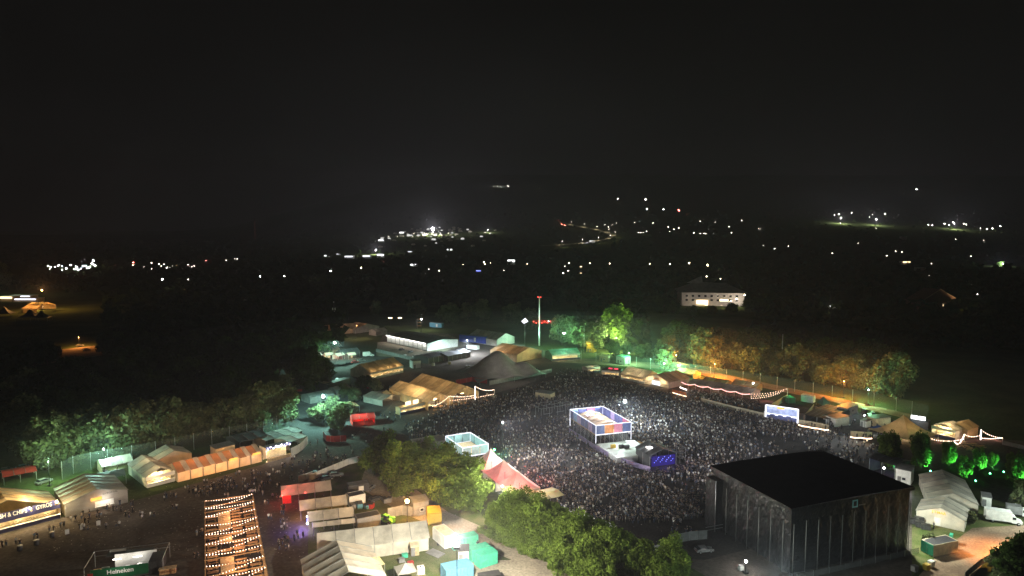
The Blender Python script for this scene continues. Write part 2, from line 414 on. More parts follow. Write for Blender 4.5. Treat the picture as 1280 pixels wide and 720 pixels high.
hp = [(640, 668), (660, 676), (688, 690), (716, 704), (742, 706), (768, 716), (745, 728), (800, 722), (838, 732), (648, 660), (705, 715), (690, 672)]
for i, (px, py) in enumerate(hp):
    tree('near', at(px, py), 11.2 if i < 6 else 9.6, hed[i], wide=1.0, name='hedge_tree')

# treeline behind the fence along the field
row = []
x = 700
while x < 1130:
    row.append((x + rng.uniform(-6, 6), 431 + (x - 690) * .150 + rng.uniform(-3, 3), rng.uniform(8, 21))); x += rng.uniform(16, 33)
for i, (px, py, h) in enumerate(row):
    sec = 'near the red tipped mast' if px < 760 else 'beside the green lit tree' if px < 850 else 'glowing amber from the lamps' if px < 960 else 'behind the white container' if px < 1030 else 'catching amber and green light' if px < 1090 else 'fading into the dark near the ring tent'
    tree('mid', at(px, py), h, 'bushy tree of the row beyond the fence, ' + sec, 'treeline along the fence')
for i in range(20):
    px = rng.uniform(690, 1120); py = 416 + (px - 690) * .13 + rng.uniform(-5, 3)
    tree('dark', at(px, py), rng.uniform(15, 21), 'dark tree rising behind the lit row beyond the fence', 'second row of trees')
tree('tall', at(770, 436), 27, 'tall yellow green lit tree above the treeline', None, wide=1.2)
tree('mid', at(831, 462), 13, 'tree lit vivid green by a spot, near the amber street lamp')
# left wood
lw = []
for px in range(62, 360, 16):
    lw.append((px + rng.uniform(-5, 5), 592 - (px - 60) * .18 + rng.uniform(-3, 3), rng.uniform(12, 18)))
for i, (px, py, h) in enumerate(lw):
    tree('mid', at(px, py - 9), h, 'bushy tree behind the netting fence, ' + ('lit green from below' if px < 150 else 'grey green in weak light' if px < 300 else 'rounded, near the white bulb lit bar'), 'trees behind the netting fence')
for i in range(80):
    px = rng.uniform(-40, 400); top = 555 - max(0, px - 60) * .16
    py = rng.uniform(440, top - 12)
    if 60 < px < 125 and 425 < py < 475: continue
    tree('dark', at(px, py), rng.uniform(12, 19), 'dark tree in the unlit wood beyond the stalls', 'trees of the dark wood')
for px, py, h in ((20, 560, 17), (45, 572, 16), (5, 535, 18), (62, 585, 15), (28, 520, 18)):
    tree('mid', at(px, py), h, 'leaning wood edge tree above the dark parked vehicles', 'wood edge trees')
for px, py, h in ((560, 405, 17), (600, 402, 18), (640, 405, 17), (585, 400, 15), (665, 412, 16), (700, 418, 14), (715, 425, 13), (520, 396, 16), (470, 395, 13)):
    tree('mid', at(px, py), h, 'dim tree behind the white marquees at the top of the ground', 'trees behind the upper marquees')
tree('mid', at(397, 527), 7, 'small tree glowing green white under the arena floodlight')
tree('dark', at(455, 487), 8, 'dark conical tree before the grey marquee')
tree('mid', at(375, 478), 7, 'pale bush beside the green backstage tent')
# far dark woods as a mass
def woods(name, fn, n, seed):
    r = random.Random(seed); m = MB()
    for i in range(n):
        p, s = fn(r)
        m.add([(p.x + s * r.uniform(-.9, .9), p.y + s * r.uniform(-.9, .9), p.z + s * r.uniform(0, 1.6)) for q in range(12)], [(0, 1, 2), (3, 4, 5), (6, 7, 8), (9, 10, 11), (0, 5, 9), (2, 7, 4)])
    o = m.build(name, M['leafdk']); o['kind'] = 'stuff'; o['label'] = 'far dark woods and hedgerows across the valley'
def fw(r):
    y = 420 + 2600 * r.random() ** 2; x = r.uniform(-1, 1) * y * .85
    n = noise.noise(Vector((x * .004, y * .004, 1)))
    if y < 640 and -.25 < x / y < .1: y += 320
    if 400 < y < 780 and -.9 < x / y < -.6: y += 420
    if 400 < y < 720 and .2 < x / y < .36: y += 400
    return Vector((x, y, terrain(x, y))), r.uniform(4, 9)
woods('distant_woods', fw, 5200, 5)
# green lit young trees by the lawn on the east side
gl = [(1112, 586, 11.5), (1151, 585, 11), (1186, 582, 7.5), (1206, 597, 6.5), (1224, 588, 7), (1268, 604, 9), (1241, 586, 5)]
gls = ['beside the ring tent', 'tallest of the young ones', 'small and round on the lawn', 'low beside the grey marquee', 'leaning by the lawn lamps', 'by the picture edge near the white van', 'thin and half dark between two brighter ones']
for (px, py, h), l in zip(gl, gls):
    p = at(px, py); tree('tall', p, h, 'young tree lit green from its foot, ' + l, 'green lit young trees', name='young_tree', wide=.95)
    s = thing('ground_spotlight', 'green spotlight under the tree ' + l, 'spotlight', p + Vector((.8, -3.6, .0)), 0, 'green ground spotlights')
    MB().box((0, 0, .15), (.5, .4, .3)).build('housing', M['dsteel'], s)
    MB().ball((0, .0, .38), .17).build('lens', M['e_greenspot'], s)
    lamp_light(s, (0, .0, .8), (.16, 1, .38), 430 * h, .2, 'SPOT', (-.8, 3.6, h * .5), 96, .6)

# ------------------------------------------------------------------ builders
def text_part(name, s, size, m, parent, loc, rz=0, tilt=90, extrude=.03, width=None):
    cu = bpy.data.curves.new(name, 'FONT'); cu.body = s; cu.size = size; cu.extrude = extrude; cu.align_x = 'CENTER'; cu.align_y = 'CENTER'; cu.offset = .012 * size
    tmp = bpy.data.objects.new('tmp', cu); C.objects.link(tmp)
    bpy.context.view_layer.update()
    me = bpy.data.meshes.new_from_object(tmp.evaluated_get(bpy.context.evaluated_depsgraph_get()))
    bpy.data.objects.remove(tmp); me.materials.clear(); me.materials.append(m)
    o = bpy.data.objects.new(name, me); C.objects.link(o); o.parent = parent; o.location = loc; o.rotation_euler = (R(tilt), 0, rz)
    if width:
        xs = [v.co.x for v in me.vertices]; k = width / (max(xs) - min(xs)); o.scale = (k, 1, 1)
    return o

def roof_mesh(w, d, eave, ridge, axis, bays, sag, over, thick=.06):
    """tent roof in local coordinates: front line on x from 0 to w, depth d along +y"""
    m = MB(); L, Wd = (w, d) if axis == 'x' else (d, w)
    nb = bays * 4
    def pt(u, v):
        a = u * (L + 2 * over) - over; c = (2 * v - 1)
        z = eave + (ridge - eave) * (1 - abs(c)) - .12 * over * (1 if abs(c) > .99 else 0)
        z -= sag * abs(math.sin(math.pi * u * bays)) * (.35 + .65 * (1 - (2 * abs(c) - 1) ** 2))
        z += .035 * noise.noise(Vector((a * .9, c * 3, w)))
        b = v * (Wd + 2 * over) - over
        return (a, b, z) if axis == 'x' else (b, a, z)
    m.grid(pt, nb, 8, 0, False)
    for q in range(nb * 8): m.m[q] = 2 if (q % nb) // 4 % 2 else 0
    for i in range(bays + 1):                      # rafter seams standing proud
        u = min(.999, max(.001, i / bays)); pts = [Vector(pt(u, v)) + Vector((0, 0, .05)) for v in (0, .5, 1)]
        m.tube(pts, .05, 4, 1)
    return m
def gable(w, d, eave, ridge, axis, end):
    """wall polygon closing one gable end"""
    m = MB()
    if axis == 'y':
        y = 0 if end == 'F' else d
        m.prism([(0, 0), (w, 0), (w, eave), (w / 2, ridge - .05), (0, eave)], y - .03, y + .03)
    else:
        x = 0 if end == 'L' else w
        m.prism([(0, 0), (d, 0), (d, eave), (d / 2, ridge - .05), (0, eave)], x - .03, x + .03)
        m.v = [(q[1], q[0], q[2]) for q in m.v]
    return m
def marquee(label, A, B, depth, eave, ridge, axis='y', roof='tent', wall=None, closed='LRB', bays=3, light=None, front='open', group=None,
            name='marquee_tent', sag=.16, over=.25, sign=None, fascia='white', counter='navy', cat='tent', goods=True, lift=0):
    O, rz, w = frame2(A, B); O.z = lift
    t = thing(name, label, cat, O, rz, group); wall = wall or roof
    roof_mesh(w, depth, eave, ridge, axis, bays, sag, over).build('roof', [M[roof], M['greyp'], M.get(roof + '_worn', M[roof])], t)
    fr = MB(); n = max(2, round((w if axis == 'x' else depth) / 4) + 1)
    for i in range(n):
        q = i / (n - 1)
        for e in (0, 1):
            x, y = (q * w, e * depth) if axis == 'x' else (e * w, q * depth)
            fr.box((min(w - .05, max(.05, x)), min(depth - .05, max(.05, y)), eave / 2 - .03), (.14, .14, eave - .1))
    fr.build('frame', M['steel'], t)
    for c in closed:
        ends = 'FB' if axis == 'y' else 'LR'
        if c in ends: gable(w, depth, eave - .04, ridge, axis, c).build('gable_wall', M[wall], t)
        else:
            m = MB()
            def wl(u, v, c=c):
                bul = .05 * math.sin(u * 40) * (1 - v)
                a = u * (w if c in 'FB' else depth); z = .02 + v * (eave - .1)
                return (a, {'F': 0, 'B': depth}[c] + bul, z) if c in 'FB' else ({'L': 0, 'R': w}[c] + bul, a, z)
            m.grid(wl, 14, 3, 0); m.build('side_wall', M[wall], t)
    if front == 'stall':
        MB().box((w / 2, -.1, .55), (w - .3, .3, 1.1)).build('counter', M[counter], t)
        MB().box((w / 2, -.22, 1.14), (w - .2, .7, .07)).build('counter_top', M['white'], t)
        f = MB(); f.box((w / 2, -.12, eave - .45), (w, .12, 1.0)); f.build('fascia', M[fascia], t)
        nb = max(1, round(w / 4))
        for i in range(nb):
            a = (i + .5) * w / nb
            m = MB(); m.box((a, 1.9, .5), (w / nb * .7, .6, 1.0)); m.box((a, 2.1, 1.6), (w / nb * .75, .3, .06))
            for k in range(4): m.box((a + (k - 1.5) * w / nb * .17, 1.9, 1.0 + .18), (.34, .4, .3 + .12 * (k % 2)))
            m.build('serving_shelf', M['cream'], t)
        MB().box((w / 2, 3.0, eave / 2), (w - .4, .06, eave - .3)).build('back_panel', M['cream'], t)
    if light:
        col, power, e = light
        nl = max(1, round(w / 6)) if axis == 'x' or front == 'stall' else max(1, round(depth / 6))
        for i in range(nl):
            q = (i + .5) / nl
            x, y = (q * w, (1.4 if front == 'stall' else depth * .5)) if (axis == 'x' or front == 'stall') else (w / 2, q * depth)
            tb = MB().tube([(x - .8, y, eave - .25), (x + .8, y, eave - .25)], .09, 6).build('tube_lamp', M[e], t)
            lamp_light(tb, (x, y, eave - .45), col, power / nl, .3)
    return t
def pagoda(label, c, size, eave, peak, roof='tent', rz=0, light=None, walls='', group=None, name='pagoda_tent', pw=2.0, n=12, cat='tent'):
    t = thing(name, label, cat, (c.x, c.y, 0), rz, group); h = size / 2
    m = MB()
    for q in range(4):
        a0 = q * math.pi / 2; co, si = math.cos(a0), math.sin(a0)
        def pt(u, v, co=co, si=si):
            r_ = 1 - v; x = (2 * u - 1) * h * r_; y = -h * r_
            z = eave + (peak - eave) * (v ** pw) - .1 * math.sin(math.pi * u) * (1 - v)
            return (x * co - y * si, x * si + y * co, z)
        m.grid(pt, 6, n, 0)
    m.build('roof', M[roof], t)
    f = MB()
    for sx in (-1, 1):
        for sy in (-1, 1): f.bar((sx * (h - .1), sy * (h - .1), 0), (sx * (h - .1), sy * (h - .1), eave), .1)
    f.bar((0, 0, eave), (0, 0, peak + .3), .08); f.build('frame', M['steel'], t)
    for c_ in walls:
        a0 = {'F': 0, 'R': 1, 'B': 2, 'L': 3}[c_] * math.pi / 2
        MB().box((0, -h + .05, eave / 2 - .05), (size - .3, .05, eave - .15)).build('side_wall', M[roof], t).rotation_euler = (0, 0, a0)
    if light:
        b = MB().ball((0, 0, eave - .2), .2).build('lamp', M[light[2]], t); lamp_light(b, (0, 0, eave - .6), light[0], light[1], .3)
    return t
def container(label, A, B, depth, h, m, group=None, name='shipping_container', roofm=None, doors=True, cat='container', ribs=True, lift=0.15):
    O, rz, w = frame2(A, B); t = thing(name, label, cat, O, rz, group)
    b = MB()
    def side(u, v, x0, y0, dx, dy, L):
        k = math.sin(u * L * 8) * .04 if ribs else 0
        return (x0 + dx * u * L + (-dy) * k, y0 + dy * u * L + dx * k, lift + .1 + v * (h - .25))
    for x0, y0, dx, dy, L in ((.06, .06, 1, 0, w - .12), (w - .06, .06, 0, 1, depth - .12), (w - .06, depth - .06, -1, 0, w - .12), (.06, depth - .06, 0, -1, depth - .12)):
        b.grid(lambda u, v: side(u, v, x0, y0, dx, dy, L), int(L * 6) if ribs else 2, 1, 0, False)
    b.build('wall', M[m], t)
    MB().box((w / 2, depth / 2, lift + h - .1), (w - .1, depth - .1, .12)).build('roof', M[roofm or m], t)
    f = MB()
    for x in (.06, w - .06):
        for y in (.06, depth - .06): f.box((x, y, lift + h / 2), (.16, .16, h))
    for y in (.06, depth - .06):
        for z in (lift + .06, lift + h - .06): f.box((w / 2, y, z), (w - .3, .13, .13))
    for x in (.06, w - .06):
        for z in (lift + .06, lift + h - .06): f.box((x, depth / 2, z), (.13, depth - .3, .13))
    f.build('frame', M[m], t)
    if doors:
        for s in (-1, 1):
            d = MB().box((w + .05, depth / 2 + s * depth * .23, lift + h / 2), (.07, depth * .42, h * .84)).build('door', M[m], t)
            MB().bar((w + .12, depth / 2 + s * depth * .1, lift + h * .15), (w + .12, depth / 2 + s * depth * .1, lift + h * .85), .03).build('lock_bar', M['steel'], d)
    return t
def cabin(label, A, B, depth, h, m='white', roofm='greyp', name='site_cabin', group=None, win=1, slope=.3, cat='cabin'):
    O, rz, w = frame2(A, B); t = thing(name, label, cat, O, rz, group)
    b = MB().prism([(0, .1), (w, .1), (w, h), (0, h)], 0, depth); b.build('wall', M[m], t)
    r = MB(); r.add([(-.15, -.2, h + .02), (w + .15, -.2, h + .02), (w + .15, depth + .2, h + slope), (-.15, depth + .2, h + slope),
                     (-.15, -.2, h + .14), (w + .15, -.2, h + .14), (w + .15, depth + .2, h + slope + .12), (-.15, depth + .2, h + slope + .12)],
                    [(3, 2, 1, 0), (4, 5, 6, 7), (0, 1, 5, 4), (1, 2, 6, 5), (2, 3, 7, 6), (3, 0, 4, 7)])
    r.build('roof', M[roofm], t)
    d = MB().box((w * .25, -.03, 1.1), (.9, .06, 2.0)).build('door', M['greyp'], t)
    MB().box((w * .25 + .32, -.09, 1.1), (.1, .06, .1)).build('handle', M['steel'], d)
    for i in range(win):
        a = w * (.55 + .3 * i)
        f = MB().box((a, -.03, 1.6), (1.1, .07, .9)).build('window', M['white'], t)
        MB().box((a, -.075, 1.6), (.9, .03, .7)).build('pane', M['glass'], f)
    return t
def mast_lamp(label, p, h, e, col, power, head=.35, name='floodlight_mast', group=None, rad=.3, cat='floodlight', heads=1, aim=None, size=168, pole='rubber', down=True):
    t = thing(name, label, cat, p, 0, group)
    MB().tube([(0, 0, 0), (0, 0, h)], .1, 6, 0, .06).build('pole', M[pole], t)
    MB().box((0, 0, .15), (1.0, 1.0, .3)).build('base', M['dsteel'], t)
    for i in range(heads):
        x = (i - (heads - 1) / 2) * .9
        hd = MB().box((x, .05, h + head * .9), (head * 2.2, head * 1.2, head * .8)).build('lamp_head', M['rubber'], t)
        rb = min(head, .5)
        b = MB().ball((x, 0, h + head * 1.3 + rb), rb, n=10, k=6).build('lamp', M[e], hd)
        lamp_light(b, (x, 0, h + head * 1.3 + rb * 2 + .75), col, power / heads, rad, 'SPOT' if (aim or down) else 'POINT', aim or (x, 0, 0), size, .25)
    return t
def festoon(label, pts, sag, nb, m='e_bulb', r=.09, group=None, light=None, name='festoon_string', each=True):
    """a sagging wire between two or more points with bulbs"""
    pts = [Vector(p) for p in pts]; o0 = pts[0].copy()
    t = thing(name, label, 'string lights', o0, 0, group)
    w = []
    L = [(b - a).length for a, b in zip(pts, pts[1:])]; T = sum(L); pos = []
    def cat_(s):
        for a, b, l in zip(pts, pts[1:], L):
            if s <= l + 1e-6:
                u = s / l; q = a.lerp(b, u); q.z -= sag * 4 * u * (1 - u); return q - o0
            s -= l
        return pts[-1] - o0
    MB().tube([cat_(T * i / 24) for i in range(25)], .02, 3).build('wire', M['rubber'], t)
    me = MB().ball((0, 0, -.05), r, 0, 6, 4).mesh('bulb'); me.materials.append(M[m])
    for i in range(nb):
        b = bpy.data.objects.new('bulb', me); C.objects.link(b); b.parent = t; b.location = cat_(T * (i + .5) / nb)
    if light:
        for k in range(light[2]): lamp_light(t, cat_(T * (k + .5) / light[2]) - Vector((0, 0, .35)), light[0], light[1] / light[2], .5)
    return t
def rope(label, pts, sag, m, r=.1, group=None, light=None, name='rope_light'):
    pts = [Vector(p) for p in pts]; o0 = pts[0].copy()
    t = thing(name, label, 'rope light', o0, 0, group); q = []
    for a, b in zip(pts, pts[1:]):
        for i in range(9):
            u = i / 8; v = a.lerp(b, u); v.z -= sag * 4 * u * (1 - u)
            if not q or (v - o0 - q[-1]).length > .01: q.append(v - o0)
    MB().tube(q, r, 5).build('light_tube', M[m], t)
    if light:
        for k in range(light[2]): lamp_light(t, q[int((k + .5) / light[2] * len(q))] + Vector((0, -.3, .1)), light[0], light[1] / light[2], .6)
    return t
def post(label, p, h, m='steel', r=.08, group=None, name='post', cat='post'):
    t = thing(name, label, cat, p, 0, group)
    MB().tube([(0, 0, 0), (0, 0, h)], r, 6).build('shaft', M[m], t); MB().box((0, 0, .05), (r * 6, r * 6, .1)).build('base_plate', M['dsteel'], t); return t
def panel_fence(label, px, h, m, bay=2.5, name='panel_fence', group=None, z0=0.1, postm='steel', thick=.05, cat='fence', postr=.05, rail=True):
    P = [at(*q) if not isinstance(q, Vector) else q for q in px]; o0 = P[0].copy()
    t = thing(name, label, cat, o0, 0, group); k = 0
    for a, b in zip(P, P[1:]):
        L = (b - a).length; n = max(1, round(L / bay)); d = (b - a) / n; rz = math.atan2(d.y, d.x)
        for i in range(n):
            c = a + d * (i + .5) - o0
            if k < 95:
                MB().box((c.x, c.y, z0 + h / 2), (d.length - .08, thick, h), rz).build('panel', M[m], t)
                q = a + d * i - o0
                if k % 2 == 0 or bay > 3: MB().tube([(q.x, q.y, 0), (q.x, q.y, z0 + h + .05)], postr, 5).build('post', M[postm], t)
            k += 1
    return t
def net_fence(label, px, h, bay, name='netting_fence'):
    P = [at(*q) for q in px]; o0 = P[0].copy(); t = thing(name, label, 'fence', o0); m = MB()
    for a, b in zip(P, P[1:]):
        n = max(1, round((b - a).length / bay))
        for i in range(n):
            p = a.lerp(b, i / n) - o0
            MB().tube([(p.x, p.y, 0), (p.x, p.y, h + .2)], .09, 5).build('post', M['steel'], t)
    vs = []; fs = []
    for i, p in enumerate(P):
        q = p - o0; vs += [(q.x, q.y, .05), (q.x, q.y, h)]
        if i: fs.append((2 * i - 2, 2 * i, 2 * i + 1, 2 * i - 1))
    m.add(vs, fs); m.build('netting', M['net'], t); return t

# vehicles
def wheels(t, xs, y, r=.42):
    me = MB().tube([(0, -.14, 0), (0, .14, 0)], r, 14).mesh('wheel'); me.materials.append(M['rubber'])
    rm = MB().tube([(0, -.16, 0), (0, .16, 0)], r * .55, 10).mesh('rim'); rm.materials.append(M['steel'])
    for x in xs:
        for s in (-1, 1):
            o = bpy.data.objects.new('wheel', me); C.objects.link(o); o.parent = t; o.location = (x, s * y, r)
            q = bpy.data.objects.new('rim', rm); C.objects.link(q); q.parent = o
def car(label, p, rz, paint, group=None, name='parked_car'):
    t = thing(name, label, 'car', p, rz, group); b = MB()
    prof = [(-2.1, .4), (-2.15, .8), (-1.95, 1.0), (-1.0, 1.05), (1.1, .95), (1.95, .82), (2.15, .6), (2.1, .35)]
    b.prism(prof, -.85, .85); b.build('body', M[paint], t)
    c = MB(); lo, hi = [(-1.9, 1.0), (1.05, .96)], [(-1.35, 1.45), (.35, 1.45)]
    c.add([(lo[0][0], -.8, lo[0][1]), (lo[1][0], -.8, lo[1][1]), (lo[1][0], .8, lo[1][1]), (lo[0][0], .8, lo[0][1]),
           (hi[0][0], -.62, 1.4), (hi[1][0], -.62, 1.4), (hi[1][0], .62, 1.4), (hi[0][0], .62, 1.4)],
          [(0, 1, 5, 4), (1, 2, 6, 5), (2, 3, 7, 6), (3, 0, 4, 7), (4, 5, 6, 7)]); c.build('window', M['glass'], t)
    MB().box((-.5, 0, 1.44), (1.66, 1.2, .07)).build('roof', M[paint], t)
    wheels(t, (-1.3, 1.3), .78, .33)
    for s in (-1, 1): MB().box((2.13, s * .6, .66), (.06, .3, .14)).build('headlight', M['white'], t)
    return t
def box_truck(label, p, rz, body='white', cab='white', L=6.0, h=2.6, group=None, name='box_truck'):
    t = thing(name, label, 'truck', p, rz, group)
    b = MB().box((-.9, 0, .75 + h / 2), (L, 2.3, h)); b.build('cargo_box', M[body], t)
    for s in (-1, 1):
        d = MB().box((-.5, s * 1.16, 1.9), (1.1, .04, 1.9)).build('side_door', M[body], t)
    x0 = L / 2 - .85
    c = MB().prism([(x0, .5), (x0 + 2.2, .5), (x0 + 2.25, 1.1), (x0 + 1.25, 1.4), (x0 + .75, 2.25), (x0, 2.3)], -1, 1); c.build('cab', M[cab], t)
    w = MB().add([(x0 + 1.27, -.9, 1.42), (x0 + 1.27, .9, 1.42), (x0 + .8, .85, 2.2), (x0 + .8, -.85, 2.2)], [(0, 1, 2, 3)])
    for q in range(4): w.v[q] = (w.v[q][0] + .03, w.v[q][1], w.v[q][2])
    w.build('windscreen', M['glass'], t)
    for s in (-1, 1):
        MB().box((x0 + .45, s * 1.0, 1.75), (.75, .04, .6)).build('side_window', M['glass'], t)
        MB().box((x0 + 2.24, s * .7, .85), (.06, .35, .2)).build('headlight', M['white'], t)
    MB().box((0, 0, .6), (L + 1, .9, .2)).build('chassis', M['dsteel'], t)
    wheels(t, (-L / 2 + .6, x0 + 1.4), .95, .42); return t
def trailer(label, A, B, depth, h, m, roofm='greyp', group=None, name='box_trailer'):
    t = container(label, A, B, depth, h, m, group, name, roofm, False, 'trailer', False, .7)
    O, rz, w = frame2(A, B)
    for s, y in ((0, .1), (1, depth - .1)):
        wl = MB().tube([(w * .4, y - .12, .38), (w * .4, y + .12, .38)], .38, 12).build('wheel', M['rubber'], t)
    MB().tube([(w, depth / 2, .6), (w + 1.4, depth / 2, .55)], .07, 5).build('drawbar', M['dsteel'], t)
    MB().box((w * .6, -.03, .7 + h * .45), (1.4, .06, h * .6)).build('side_door', M['white'], t)
    return t

AMB = (1, .5, .14); WARM = (1, .72, .38); WHITE = (1, .95, .86); COOL = (.72, .92, 1); GRN = (.5, 1, .8); ORNG = (1, .42, .1); PINK = (1, .35, .3)
def local(t, x, y, z=0):
    c, s = math.cos(t.rotation_euler[2]), math.sin(t.rotation_euler[2]); l = t.location
    return Vector((l.x + x * c - y * s, l.y + x * s + y * c, l.z + z))
# ---- food tents at the south west corner
t = marquee('amber lit food tent with navy FISH & CHIPS and GYROS sign boards', (-60, 683), (76, 647), 12, 3.6, 8, 'y', 'tent_tan', 'tent_tan', 'LRBF'.replace('F', ''), 4, (WARM, 900, 'e_tube'), 'stall', name='food_tent', fascia='navy', counter='navy', sag=.12)
Wd = frame2((-60, 683), (76, 647))[2]
for x, s, wd in ((Wd - 10.4, 'FISH & CHIPS', 6.4), (Wd - 3.6, 'GYROS', 3.4)):
    b = MB().box((x, -.34, 4.3), (wd + 1.4, .14, 1.7)).build('sign_board', M['navy'], t)
    text_part('lettering', s, 1.5, M['white'], b, (x, -.44, 4.3), 0, 90, .02, wd)
for x in (Wd - .8, Wd - 6.6, Wd - 14):
    b = MB().ball((x, -.7, 4.75), .2).build('floodlight', M['e_white'], t); lamp_light(b, (x, -2.3, 5.2), (1, .78, .4), 520, .2)
    lamp_light(b, (x, -.1, 6.6), (1, .62, .25), 560, .2)  # bare light added above the roof to brighten it
t = marquee('big grey white tent with orange sign and white hatch in its gable', (82, 647), (160, 628), 15, 3.6, 5.7, 'y', 'tent_grey', 'tent_grey', 'LRBF', 5, None, name='gable_tent')
b = MB().box((7.1, -.12, 3.1), (2.6, .16, .75)).build('lit_sign', M['e_orange'], t); lamp_light(b, (7.1, -.8, 2.9), ORNG, 60)
MB().box((8.9, -.16, 1.6), (4.4, .2, 1.3)).build('serving_hatch', M['white'], t); MB().box((8.9, -.6, .95), (4.6, .6, .08)).build('counter_top', M['white'], t)
lamp_light(b, (9, -1.6, 2.8), WHITE, 110)
text_part('lettering', 'GYROSTAL', .6, M['dsteel'], t, (10.4, -.05, 3.95), 0, 90, .02, 3.6)
lamp_light(b, (-7, 4, 7.5), (1, .6, .25), 900, .4); lamp_light(b, (11, -12, 7), (1, .88, .75), 260, .4)  # bare fill lights added to lift the tent and the plaza
# behind the fence gap: dark parked gear
t = marquee('low red roofed open shelter beside dark parked vehicles', (5, 607), (46, 599), 7, 2.6, 3.2, 'x', 'tent_red', None, '', 3, None, name='open_shelter', cat='shelter')
for i, (px, py, l) in enumerate(((8, 590, 'dark car left of the red roofed shelter'), (30, 586, 'dark blue car behind the red roofed shelter'), (55, 604, 'dark car parked by the trunk near the netting'))):
    car(l, at(px, py), .5 + .3 * i, ['dsteel', 'blue', 'greyp'][i])
net_fence('netting fence on tall poles beside the lit wood edge and stalls', [(78, 600), (92, 592), (135, 583), (195, 573), (265, 557), (330, 545), (362, 533)], 5.5, 6)
net_fence('long netting fence at the foot of the treeline', [(690, 448), (745, 452), (850, 466), (950, 482), (1040, 498), (1120, 514), (1160, 524)], 5.5, 8)
mast_lamp('weak greenish lamp among the vehicles at the wood edge', at(62, 607), 7, 'e_green', (.6, 1, .55), 4200, .1, down=False)
t = marquee('small white tent glowing cool white by the netting fence', (128, 594), (166, 586), 7, 2.6, 4, 'x', 'tent', None, 'LRB', 3, (COOL, 500, 'e_tubew'), name='storage_tent')
mast_lamp('greenish white work lamp behind the small glowing tent', at(131, 589), 6.5, 'e_green', GRN, 3000, .22, down=False)
pagoda('dark canopy in front of the small glowing tent', at(140, 603), 7, 2.6, 3.4, 'tent_dark', .6, pw=1.2)
t = marquee('stall tent with bright yellow lit openings before the row of orange tents', (183, 610), (219, 601), 16, 3.1, 5.0, 'y', 'tent_grey', 'tent', 'LRB', 4, (WARM, 900, 'e_tube'), 'stall', name='food_tent', counter='white')
lamp_light(t, (2, -2, 4), WARM, 120)
marquee('cream tent peeking out behind the yellow lit stall', (197, 590), (240, 580), 8, 3.6, 5.6, 'y', 'tent', None, 'LRBF', 2, None, name='gable_tent')
lamp_light(t, (4, 11, 8), WARM, 500)
A0, B0 = at(222, 603), at(328, 577)
names7 = ['first orange lit bay tent next to the yellow stall', 'second orange lit bay tent of the row', 'third orange lit bay tent of the row', 'middle orange lit bay tent with a dark roof slope',
          'orange lit bay tent with a glowing sign board, nearer the middle', 'sixth orange lit bay tent, dimmer wall', 'last bay tent with glowing sign board, next to the white bulb bar']
for i in range(7):
    a, b = A0.lerp(B0, i / 7 + .004), A0.lerp(B0, (i + 1) / 7 - .004)
    t = marquee(names7[i], a, b, 9.5, 2.9, 4.7, 'x', 'tent_brown', 'tent', 'FB' + ('L' if i == 0 else 'R' if i == 6 else ''), 1, ((1, .36, .06), 1300 if i < 5 else 600, 'e_tube'), group='row of orange lit bay tents', name='bay_tent', over=0, sag=.05)
    wb = (b - a).length; sc = MB()
    for x0, x1 in ((wb * .62, wb + .1),):
        sc.add([(x0, -.25, 2.98), (x1, -.25, 2.98), (x1 - .1, 4.75, 4.86), (x0 - .1, 4.75, 4.86), (x0 + .1, -.25, 2.9), (x1 + .1, -.25, 2.9), (x1, 4.75, 4.76), (x0, 4.75, 4.76)], [(0, 1, 2, 3), (7, 6, 5, 4), (0, 4, 5, 1), (1, 5, 6, 2), (2, 6, 7, 3), (3, 7, 4, 0)])
    sc.build('pale_roof_band', M['tent'], t)
    if i in (4, 6):
        s = MB().box((1.7, -.25, 3.15), (2.6, .14, .6)).build('sign_board', M['e_orange'], t); lamp_light(s, (1.7, -.9, 3.1), ORNG, 45)
    lamp_light(t, (.6, -5, 9.0), (1, .6, .35), 240)
# white bulb bar and its curved side wall
O, rz, w = frame2((333, 578), (364, 570))
t = thing('bar_stall', 'white bar stall with rows of bright bulbs along its roof fascia', 'bar stall', O, rz)
MB().box((w / 2, 2.5, 3.9), (w, 5, .15)).build('roof', M['greyp'], t)
f = MB().box((w / 2, 0, 4.35), (w, .14, .9)).build('fascia', M['navy'], t)
MB().box((.0, 2.2, 2.9), (.14, 4.4, 3.4)).build('end_panel', M['white'], t)
bl = MB().ball((0, 0, 0), .19).mesh('bulb'); bl.materials.append(M['e_tubew'])
for i in range(9):
    o = bpy.data.objects.new('bulb', bl); C.objects.link(o); o.parent = f; o.location = (.5 + i * (w - 1) / 8, -.25, 4.15 + .55 * (i % 2))
MB().box((w / 2, -.12, 4.35), (2.6, .08, .55)).build('lit_sign', M['e_led'], t)
MB().box((w / 2, -.2, .55), (w - .6, .4, 1.1)).build('counter', M['ply'], t)
MB().box((w / 2, 3, 1.9), (w - .4, .1, 3.6)).build('back_wall', M['cream'], t)
MB().box((w / 2, .05, .12), (w, .12, .18)).build('light_strip', M['e_warmrope'], t)
for x in (1, w - 1): lamp_light(t, (x, 1.6, 3.3), WARM, 220); lamp_light(t, (x, -1, 4.6), (.85, .85, 1), 160)
t2 = panel_fence('white panel wall curving away from the bulb lit bar', [(364, 571), (372, 567), (379, 562), (385, 555)], 2.8, 'white', 2.6, name='panel_wall')
marquee('white flat tent roof behind the curved white panel wall', (362, 563), (383, 555), 7, 2.9, 3.5, 'x', 'tent', None, 'LRB', 2, None, name='storage_tent')
marquee('grey flat tent between netting fence and bulb lit bar', (332, 560), (378, 547), 8, 2.6, 3.0, 'x', 'tent_grey', None, 'LRB', 4, None, name='storage_tent')
